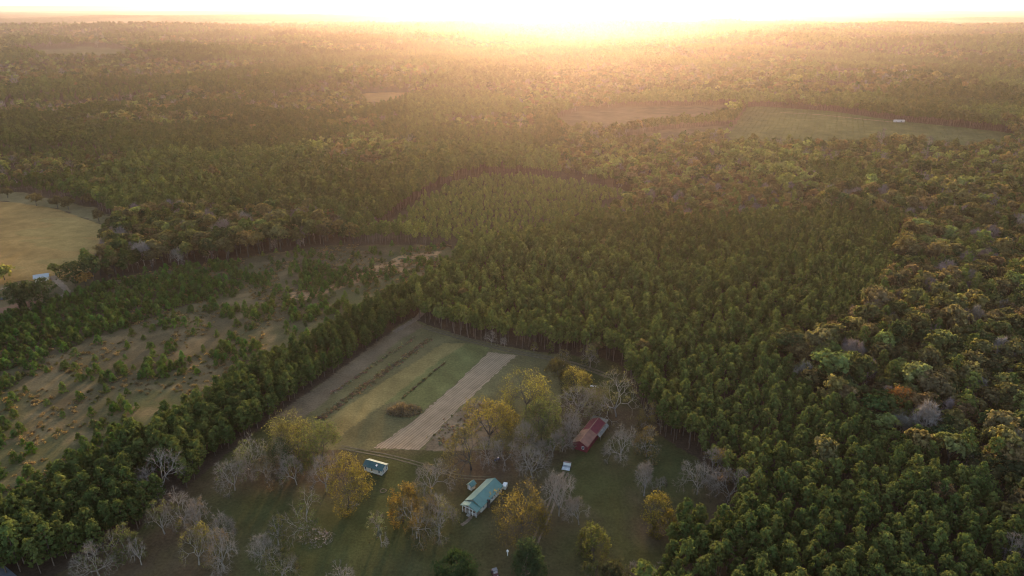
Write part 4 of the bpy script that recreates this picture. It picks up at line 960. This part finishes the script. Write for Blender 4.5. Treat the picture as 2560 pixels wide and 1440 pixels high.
# things behind the far end of the house
def gas_tank(loc, rz_, L_, r_, label):
    t = thing('gas_tank', label, 'tank', loc, rz_); mb = MB(); n = 16; prof = [(-L_ / 2, .01), (-L_ / 2 + r_ * .25, r_ * .7), (-L_ / 2 + r_ * .7, r_ * .97), (0, r_), (L_ / 2 - r_ * .7, r_ * .97), (L_ / 2 - r_ * .25, r_ * .7), (L_ / 2, .01)]
    vs = []; fs_ = []
    for (xx, rr_) in prof: vs += [(xx, math.cos(6.283 * i / n) * rr_, r_ + .3 + math.sin(6.283 * i / n) * rr_) for i in range(n)]
    for k_ in range(len(prof) - 1): fs_ += [(k_ * n + i, k_ * n + (i + 1) % n, (k_ + 1) * n + (i + 1) % n, (k_ + 1) * n + i) for i in range(n)]
    mb.add(vs, fs_); b_ = mb.build('tank_body', M_WHITE, t, smooth_=True); MB().tube((0, 0, 2 * r_ + .28), (0, 0, 2 * r_ + .5), .18, .16, 10).build('dome_cap', M_GREY, b_)
    for s_2 in (-1, 1): MB().box(s_2 * L_ * .3 - .08, s_2 * L_ * .3 + .08, -r_ * .7, r_ * .7, 0, .5).build('leg', M_GREY, t)
gas_tank(local(L / 2 + 1.9, ysn * .15), rz + 1.5, 1.7, .45, 'white gas tank behind the far gable of the teal roofed farmhouse')
gas_tank(local(L / 2 + 1.9, -ysn * .55), rz + .2, .9, .34, 'smaller white gas tank beside the larger one behind the farmhouse')
t = thing('cargo_trailer', 'little tan cargo trailer parked at the back corner of the farmhouse', 'trailer', local(L / 2 + 2.2, ysn * .95), rz + .25)
MB().box(-1.1, 1.1, -.7, .7, .45, 1.7).build('trailer_box', M_CREAM, t, bevel=.08); MB().box(-1.08, 1.08, -.68, .68, 1.72, 1.8).build('roof_panel', M_WHITE, t)
for yy in (-.8, .8): MB().tube((0, yy - .1, .35), (0, yy + .1, .35), .35, .35, 14).build('wheel', M_DARK, t)
MB().tube((1.1, .3, .45), (1.9, 0, .45), .05, .05).tube((1.1, -.3, .45), (1.9, 0, .45), .05, .05).build('tow_bar', M_GREY, t)

# --- pump shed
c, rz2, L2, W2, sg2 = frame_of((1178.5, 1227), (1188, 1219), (1170, 1222))
print('shed', L2, W2)
t = thing('pump_shed', 'tiny cream shed with a teal gable roof beside the farmhouse', 'shed', c, rz2)
L2 = max(L2, 1.9); W2 = max(W2, 1.8)
gable_walls(t, M_CREAM, -L2 / 2, L2 / 2, W2 / 2, 0, 1.9, 2.6); gable_roof(t, M_TEAL, -L2 / 2, L2 / 2, W2 / 2, 1.9, 2.6, .35, .08)
d_ = MB().box(-L2 / 2 - .04, -L2 / 2 + .02, -.35, .35, .1, 1.75).build('door', M_WHITE, t); MB().box(-L2 / 2 - .08, -L2 / 2 - .03, .2, .26, .9, 1.).build('handle', M_GREY, d_)

# --- cottage
c, rz3, L3, W3, sg3 = frame_of((955, 1191), (910.5, 1178), (972, 1175.5))
print('cottage', L3, W3, math.degrees(rz3), sg3)
t = thing('cottage', 'small white cottage with a dark teal roof whose far slope shines gold', 'cottage', c, rz3)
MB().box(-L3 / 2 + .1, L3 / 2 - .1, -W3 / 2 + .1, W3 / 2 - .1, 0, .3).build('foundation', M_DARK, t)
gable_walls(t, M_CREAM, -L3 / 2, L3 / 2, W3 / 2, .3, 2.5, 3.45); gable_roof(t, M_TEAL2, -L3 / 2, L3 / 2, W3 / 2, 2.5, 3.45, .35, .1)
near_s = 'y-' if sg3 > 0 else 'y+'
for a_ in (-.36, 0.05, .40): window(t, near_s, a_ * L3, W3 / 2, 1.55, .65, 1.0)
for a_ in (-.28, .28): window(t, 'x-', a_ * W3, L3 / 2, 1.55, .5, 1.2)
yn = (-W3 / 2 if sg3 > 0 else W3 / 2) * .62
MB().tube((-L3 * .17, yn, 2.7), (-L3 * .17, yn, 3.45), .22, .18, 10).tube((-L3 * .17, yn, 3.45), (-L3 * .17, yn, 3.6), .36, .05, 10).build('roof_vent', M_WHITE, t)
d_ = MB().box(-.45, .45, (W3 / 2 if sg3 > 0 else -W3 / 2) - .04, (W3 / 2 if sg3 > 0 else -W3 / 2) + .04, .35, 2.3).build('door', M_WHITE, t)

# --- red barn
c, rz4, L4, W4, sg4 = frame_of((1467, 1132), (1512, 1072), (1431, 1121))
print('barn', L4, W4, math.degrees(rz4), sg4)
t = thing('red_barn', 'long red barn with a faded red metal roof and grey tin lean-to', 'barn', c, rz4)
x0, x1, w2 = -L4 / 2, L4 / 2, W4 / 2
gable_walls(t, M_REDW, x0, x1, w2, 0, 2.7, 4.2)
MB().poly_prism([(-w2 - .35, 2.53), (0, 4.2), (w2 + .35, 2.53), (w2 + .35, 2.65), (0, 4.33), (-w2 - .35, 2.65)], 'x', x0 - .3, x0 + L4 * .5).build('roof', M_REDR, t)
MB().poly_prism([(-w2 - .35, 2.38), (0, 4.02), (w2 + .35, 2.38), (w2 + .35, 2.50), (0, 4.15), (-w2 - .35, 2.50)], 'x', x0 + L4 * .5 + .003, x1 + .3).build('rear_roof', simple('darker_red_metal_roof', (.155, .062, .038), .65, .0, var=.3, scale=.5, stripes=('X', 1.1), bump=.25), t)
MB().poly_prism([(-.2, 4.28), (0, 4.36), (.2, 4.28), (.2, 4.30), (0, 4.40), (-.2, 4.30)], 'x', x0 - .32, x0 + L4 * .5).build('ridge_cap', simple('orange_ridge', (.30, .13, .07), .6), t)
MB().poly_prism([(-.2, 4.10), (0, 4.18), (.2, 4.10), (.2, 4.12), (0, 4.22), (-.2, 4.12)], 'x', x0 + L4 * .5 + .01, x1 + .32).build('ridge_cap', simple('orange_ridge_worn', (.26, .11, .07), .6), t)
window(t, 'x-', (-.22 if sg4 > 0 else .22) * W4, -x0, 1.6, .75, 1.05)
yn = -1 if sg4 > 0 else 1
lt = MB(); ya, yb = yn * (w2 + .36), yn * (w2 + 1.5)
lt.add([(x0 + L4 * .5, ya, 2.42), (x1 + .4, ya, 2.42), (x1 + .4, yb, 1.75), (x0 + L4 * .5, yb, 1.75), (x0 + L4 * .5, ya, 2.52), (x1 + .4, ya, 2.52), (x1 + .4, yb, 1.85), (x0 + L4 * .5, yb, 1.85)],
       [(0, 3, 2, 1), (4, 5, 6, 7), (0, 1, 5, 4), (1, 2, 6, 5), (2, 3, 7, 6), (3, 0, 4, 7)]); lt.build('side_lean_to', M_RUST, t)
MB().box(x1 + .35, x1 + 3.2, -w2 - .2, w2 + .6, 2.3, 2.4).build('rear_lean_to', M_RUST, t)
for (xx, yy, zz) in ((x1 + 3, -w2, 2.3), (x1 + 3, w2 + .3, 2.3), (x1 + .2, yb * .97, 1.75), (x0 + L4 * .55, yb * .97, 1.75), (x0 + L4 * .75, yb * .97, 1.75)):
    MB().box(xx - .07, xx + .07, yy - .07, yy + .07, 0, zz).build('post', M_WOODD, t)
MB().box(x0 + .6, x0 + 2.2, (w2 if sg4 < 0 else -w2) - .05, (w2 if sg4 < 0 else -w2) + .05, .05, 2.2).build('door', simple('barn_door', (.2, .02, .03), .8), t)

# --- white flatbed trailer with a white load box
q = P(1417, 1168); t = thing('utility_trailer', 'white trailer with a box body and open tail standing before the red barn', 'trailer', q, rz4 - 1.35)
MB().box(-1.35, 1.35, -1.0, 1.0, .55, .68).build('deck', M_GREY, t); MB().box(-1.3, 1.3, .1, 1.0, .7, 1.75).build('box_body', M_WHITE, t, bevel=.06)
MB().box(-1.28, 1.28, .15, .95, 1.76, 1.84).build('lid', simple('brown_tarp', (.2, .12, .09), .8), t)
for xx in (-1.45, 1.45): MB().tube((xx - .1, 0, .38), (xx + .1, 0, .38), .38, .38, 14).build('wheel', M_DARK, t)
MB().add([(-1.35, -1.0, .6), (1.35, -1.0, .6), (1.45, -2.1, .25), (-1.45, -2.1, .25), (-1.35, -1.0, .68), (1.35, -1.0, .68), (1.45, -2.1, .33), (-1.45, -2.1, .33)],
         [(0, 3, 2, 1), (4, 5, 6, 7), (0, 1, 5, 4), (1, 2, 6, 5), (2, 3, 7, 6), (3, 0, 4, 7)]).build('ramp', simple('ramp_metal', (.45, .44, .42), .5, .2), t)
MB().tube((-.4, 1.0, .6), (0, 1.9, .6), .05, .05).tube((.4, 1.0, .6), (0, 1.9, .6), .05, .05).build('tow_bar', M_GREY, t)

# --- vehicles
def car(loc, rz_, paint, label, name='parked_car', L_=4.4, W_=1.75):
    t = thing(name, label, 'car', loc, rz_); l = L_ / 2; w_ = W_ / 2
    MB().poly_prism([(-l, .35), (l, .35), (l, .72), (l * .85, .86), (l * .42, .92), (-l * .88, .94), (-l, .8)], 'y', -w_, w_).build('body', paint, t, bevel=.05)
    MB().add([(-l * .8, -w_ * .92, .93), (l * .4, -w_ * .92, .93), (l * .4, w_ * .92, .93), (-l * .8, w_ * .92, .93), (-l * .55, -w_ * .74, 1.42), (l * .12, -w_ * .74, 1.42), (l * .12, w_ * .74, 1.42), (-l * .55, w_ * .74, 1.42)],
             [(0, 3, 2, 1), (4, 5, 6, 7), (0, 1, 5, 4), (1, 2, 6, 5), (2, 3, 7, 6), (3, 0, 4, 7)]).build('windows', M_GLASS, t)
    MB().box(-l * .56, l * .13, -w_ * .75, w_ * .75, 1.42, 1.48).build('roof', paint, t, bevel=.02)
    for xx in (-l * .62, l * .62):
        for yy in (-w_ + .02, w_ - .02):
            wh = MB().tube((xx, yy - .1, .33), (xx, yy + .1, .33), .33, .33, 16).build('wheel', M_DARK, t); MB().tube((xx, yy - .11, .33), (xx, yy + .11, .33), .17, .17, 10).build('rim', M_GREY, wh)
    for yy in (-w_ * .7, w_ * .7): MB().box(l - .03, l + .03, yy - .18, yy + .18, .58, .72).build('headlight', M_WHITE, t)
M_CARW = simple('white_car_paint', (.75, .75, .73), .25, var=.03, spec=.6)
q = P(1482, 972); car(q, .3, M_CARW, 'white car half hidden by the yellow tree at the top of the orchard')
q = P(1237, 1436); t = thing('utility_buggy', 'small dark utility buggy with a grey roof and reddish front on the lower lawn', 'buggy', q, R(-70))
M_DRED = simple('dark_red_paint', (.10, .03, .03), .4, spec=.5)
MB().poly_prism([(-1.3, .4), (1.3, .4), (1.35, .75), (.6, .9), (.3, .7), (-.35, .7), (-.4, 1.0), (-1.3, 1.0)], 'y', -.72, .72).build('body', M_DRED, t, bevel=.03)
MB().box(-.55, .65, -.72, .72, 1.85, 1.93).build('roof', simple('charcoal_roof', (.10, .11, .125), .5), t, bevel=.03)
for xx in (-.5, .6):
    for yy in (-.66, .66): MB().tube((xx * 1.1, yy, .8), (xx, yy, 1.86), .03, .03).build('roof_pillar', M_DARK, t)
MB().box(-.3, .15, -.6, .6, .7, .95).box(-.4, -.28, -.6, .6, .9, 1.4).build('seat', simple('black_seat', (.03, .03, .03), .7), t)
MB().box(.62, .70, -.62, .62, 1.0, 1.75).build('windshield', simple('pale_windshield', (.35, .28, .28), .2), t)
for yy in (-.45, .45): MB().tube((1.33, yy, .62), (1.40, yy, .62), .12, .12, 10).build('headlight', M_WHITE, t)
for xx in (-.85, .9):
    for yy in (-.75, .75): MB().tube((xx, yy - .12, .33), (xx, yy + .12, .33), .33, .33, 14).build('wheel', M_DARK, t)
# blue garden tractor between orchard trees
q = P(1243, 1152); t = thing('garden_tractor', 'small blue garden tractor in the brown litter behind the farmhouse', 'tractor', q, R(50))
M_BLUE = simple('dark_blue_paint', (.02, .05, .20), .4, spec=.5)
MB().poly_prism([(-.1, .5), (1.1, .5), (1.12, .95), (.05, 1.05), (-.1, .9)], 'y', -.3, .3).build('hood', M_BLUE, t, bevel=.04)
MB().box(-1., 0, -.35, .35, .45, .6).build('chassis', M_BLUE, t); MB().box(-.75, -.35, -.25, .25, .6, .75).box(-.8, -.7, -.25, .25, .7, 1.15).build('seat', M_DARK, t)
for yy in (-.5, .5):
    MB().tube((-.6, yy - .14, .5), (-.6, yy + .14, .5), .5, .5, 16).build('wheel', M_DARK, t); MB().tube((.85, yy - .08, .28), (.85, yy + .08, .28), .28, .28, 12).build('wheel', M_DARK, t)
MB().tube((-.1, 0, .9), (-.25, 0, 1.25), .02, .02).build('steering_column', M_GREY, t); MB().tube((.9, .3, 1.0), (.9, .3, 1.1), .07, .07, 8).build('lamp', M_WHITE, t)
# white pump post in the lawn
q = P(1269, 1389); t = thing('birdhouse_post', 'white post with a small white box on top standing in the lower lawn', 'post', q, .3)
MB().box(-.09, .09, -.09, .09, 0, 1.5).build('post', M_WHITE, t); MB().poly_prism([(-.28, 1.5), (.28, 1.5), (.28, 1.85), (0, 2.1), (-.28, 1.85)], 'y', -.25, .25).build('box', M_WHITE, t)
# ring of stones
q = P(958, 1227); t = thing('fire_ring', 'shallow ring of pale stones in the grass below the cottage', 'fire ring', q, 0)
mb = MB()
for i in range(16):
    a_ = i * 6.283 / 16; xx, yy = math.cos(a_) * 1.0, math.sin(a_) * .95; r_ = random.uniform(.14, .24); mb.tube((xx, yy, 0), (xx, yy, r_), r_, r_ * .6, 6)
mb.build('stones', M_DIRT3, t)

# --- far buildings
def far_house(name, label, cat, px_, py_, L_, W_, ze, zr, rz_, roof, wall, part_win=True):
    q = P(px_, py_); t = thing(name, label, cat, q, rz_); gable_walls(t, wall, -L_ / 2, L_ / 2, W_ / 2, -1, ze, zr)
    gable_roof(t, roof, -L_ / 2, L_ / 2, W_ / 2, ze, zr, .5, .15)
    if part_win:
        for a_ in (-.3, 0, .3): window(t, 'y-', a_ * L_, W_ / 2, ze * .6, L_ * .05, ze * .35, bars=False)
        MB().box(L_ * .12, L_ * .12 + 1, -W_ / 2 - .05, -W_ / 2 + .02, .1, 2.2).build('door', M_DARK, t)
M_WROOF = simple('white_metal_roof', (.34, .33, .31), .5, .1, var=.08, spec=.6)
far_house('homestead_house', 'white roofed house half hidden by pines beside the golden field', 'house', 106, 700, 7, 5.5, 2.5, 3.6, .5, M_WROOF, M_CREAM)
far_house('poultry_shed', 'long low shed with a white roof on the pale green hillside field', 'shed', 2247, 305, 13, 4, 2.2, 2.9, -.05, M_WROOF, M_GREY)
far_house('far_house', 'white roofed house beside the small brown field on the right horizon', 'house', 2276, 185, 26, 13, 4.5, 9, .2, M_WROOF, M_WHITE)
# dark car in the yard at the frame edge
M_CARD = simple('dark_car_paint', (.03, .035, .045), .3, spec=.6)
car(P(6, 750), .5, M_CARD, 'dark car parked in the yard beside the red dirt road')

# --- trees of the yard and the field edge on the left
YT = [(190, 715, 672, 62, 'p', 'tall layered dark conifer between the golden field and the yard'), (48, 770, 722, 56, 'p', 'broad dark pine in front of the red dirt road'), (112, 765, 716, 64, 'p', 'broad dark pine whose crown hides half of the white roofed house'),
      (76, 760, 718, 46, 'p', 'dark pine between the two broad ones in the yard'), (215, 715, 690, 36, 'o', 'small orange leaved tree beside the layered conifer'), (140, 690, 668, 30, 'y', 'yellow green tree at the near edge of the golden field'),
      (12, 700, 680, 46, 'y', 'yellowish bushy tree at the end of the golden field by the frame edge'), (92, 515, 496, 38, 'b', 'round brown tree at the top edge of the golden field, left of the pair'), (145, 520, 500, 32, 'b', 'round brown tree, left half of the pair above the golden field'),
      (172, 524, 504, 38, 'b', 'round brown tree, right half of the pair above the golden field'), (225, 515, 492, 30, 'b', 'upright brown tree above the golden field right of the pair'), (248, 555, 530, 32, 'b', 'brown tree at the upper right corner of the golden field'),
      (20, 495, 478, 30, 'b', 'olive tree at the far end of the pale grass strip'), (60, 772, 758, 14, 'e', 'little dark shrub beside the red dirt road')]
for i, (bx, by, cyy, wp, ty, lab) in enumerate(YT):
    q = P(bx, by); dep = q.y * cp + H * sp; kh = F / dep; kv = F * math.cos(math.atan2(H, q.y)) / dep
    rad = wp / 2 / kh; hh = max((by - cyy) / kv + rad * .5, rad * 1.3)
    parts = pine_parts(hh, rad, 1000 + i, 80, 16, 1.1, .72) if ty in 'pe' else broad_parts(hh, rad, 1000 + i, 110, 12, 1.1)
    t = thing('yard_tree', lab, 'tree', q, random.random() * 6); (V, Fq), (TV, TF) = parts
    link('trunk', raw_mesh('trunk', TV, TF, [M_DARKBARK]), t); f = link('crown', raw_mesh('crown', V, Fq, [M_LEAF]), t)
    f['tint'] = list({'p': (.05, .06, .025), 'e': (.035, .05, .02), 'o': (.26, .15, .05), 'y': (.20, .18, .05), 'b': (.11, .085, .04)}[ty])
# single shrubs and trunks in front of the central plantation edge
for i, (bx, by, cyy, wp, lf, c_, lab) in enumerate([(1228, 862, 838, 34, 0., B_, 'pale bare tree at the head of the crop field against the dark pines'), (1262, 866, 848, 20, 0., B_, 'small pale bare tree right of the taller one at the head of the crop field'),
        (1376, 884, 862, 20, .8, (.2, .19, .05), 'small yellow green tree on the lane below the dark pines'), (1335, 880, 862, 18, .6, (.25, .19, .07), 'little tan tree on the lane left of the small yellow green one')]):
    orchard_tree(200 + i, (bx, by, cyy, wp, lf, c_, 0, lab))

STAND_OUT = [
 (2240, 1052, 990, 64, 1.0, (.42, .15, .035), 'rust orange oak crown standing out of the green autumn woods'),
 (2345, 1285, 1222, 46, .9, (.38, .19, .09), 'salmon orange crown beside the lime green one in the autumn woods'),
 (2432, 1255, 1190, 66, .95, (.24, .27, .06), 'bright lime green crown right of the salmon orange one'),
 (2500, 1165, 1100, 96, .04, B_, 'widest mauve bare crown near the right edge of the autumn woods'),
 (2412, 1190, 1135, 46, .0, B_, 'pale bare tree with a forked trunk left of the widest bare crown'),
 (2520, 1425, 1362, 84, .0, B_, 'spreading bare grey tree in the lowest right corner of the woods'),
 (2008, 930, 876, 66, .95, (.27, .18, .09), 'rounded tan crown at the border of the pines and autumn woods'),
 (2085, 850, 815, 40, .0, B_, 'lone silver bare crown in the dark woods above the tan crown'),
 (2500, 1050, 1000, 60, .9, (.30, .22, .09), 'peach and yellow crown above the widest bare crown')]
for i, (bx, by, cyy, wp, lf, c_, lab) in enumerate(STAND_OUT): orchard_tree(300 + i, (bx, by, cyy, wp, lf, c_, 0, lab))

# ---------------------------------------------------------------- air
def haze():
    m, n = mat('haze_air'); o = nn(n, 'ShaderNodeOutputMaterial'); v = nn(n, 'ShaderNodeVolumePrincipled')
    v.inputs['Color'].default_value = (.46, .37, .34, 1); v.inputs['Density'].default_value = HAZE; v.inputs['Anisotropy'].default_value = HAZE_G
    n.links.new(v.outputs[0], o.inputs['Volume'])
    zl = float(-62000 ** 2 / (2 * 6371000.)) - 130
    MB().box(-63000, 63000, -63000, 63000, zl, H + 3).build('haze', m, kind='stuff', label='thin golden evening haze over the woods')
HAZE, HAZE_G = 1 / 15000., .795
haze()
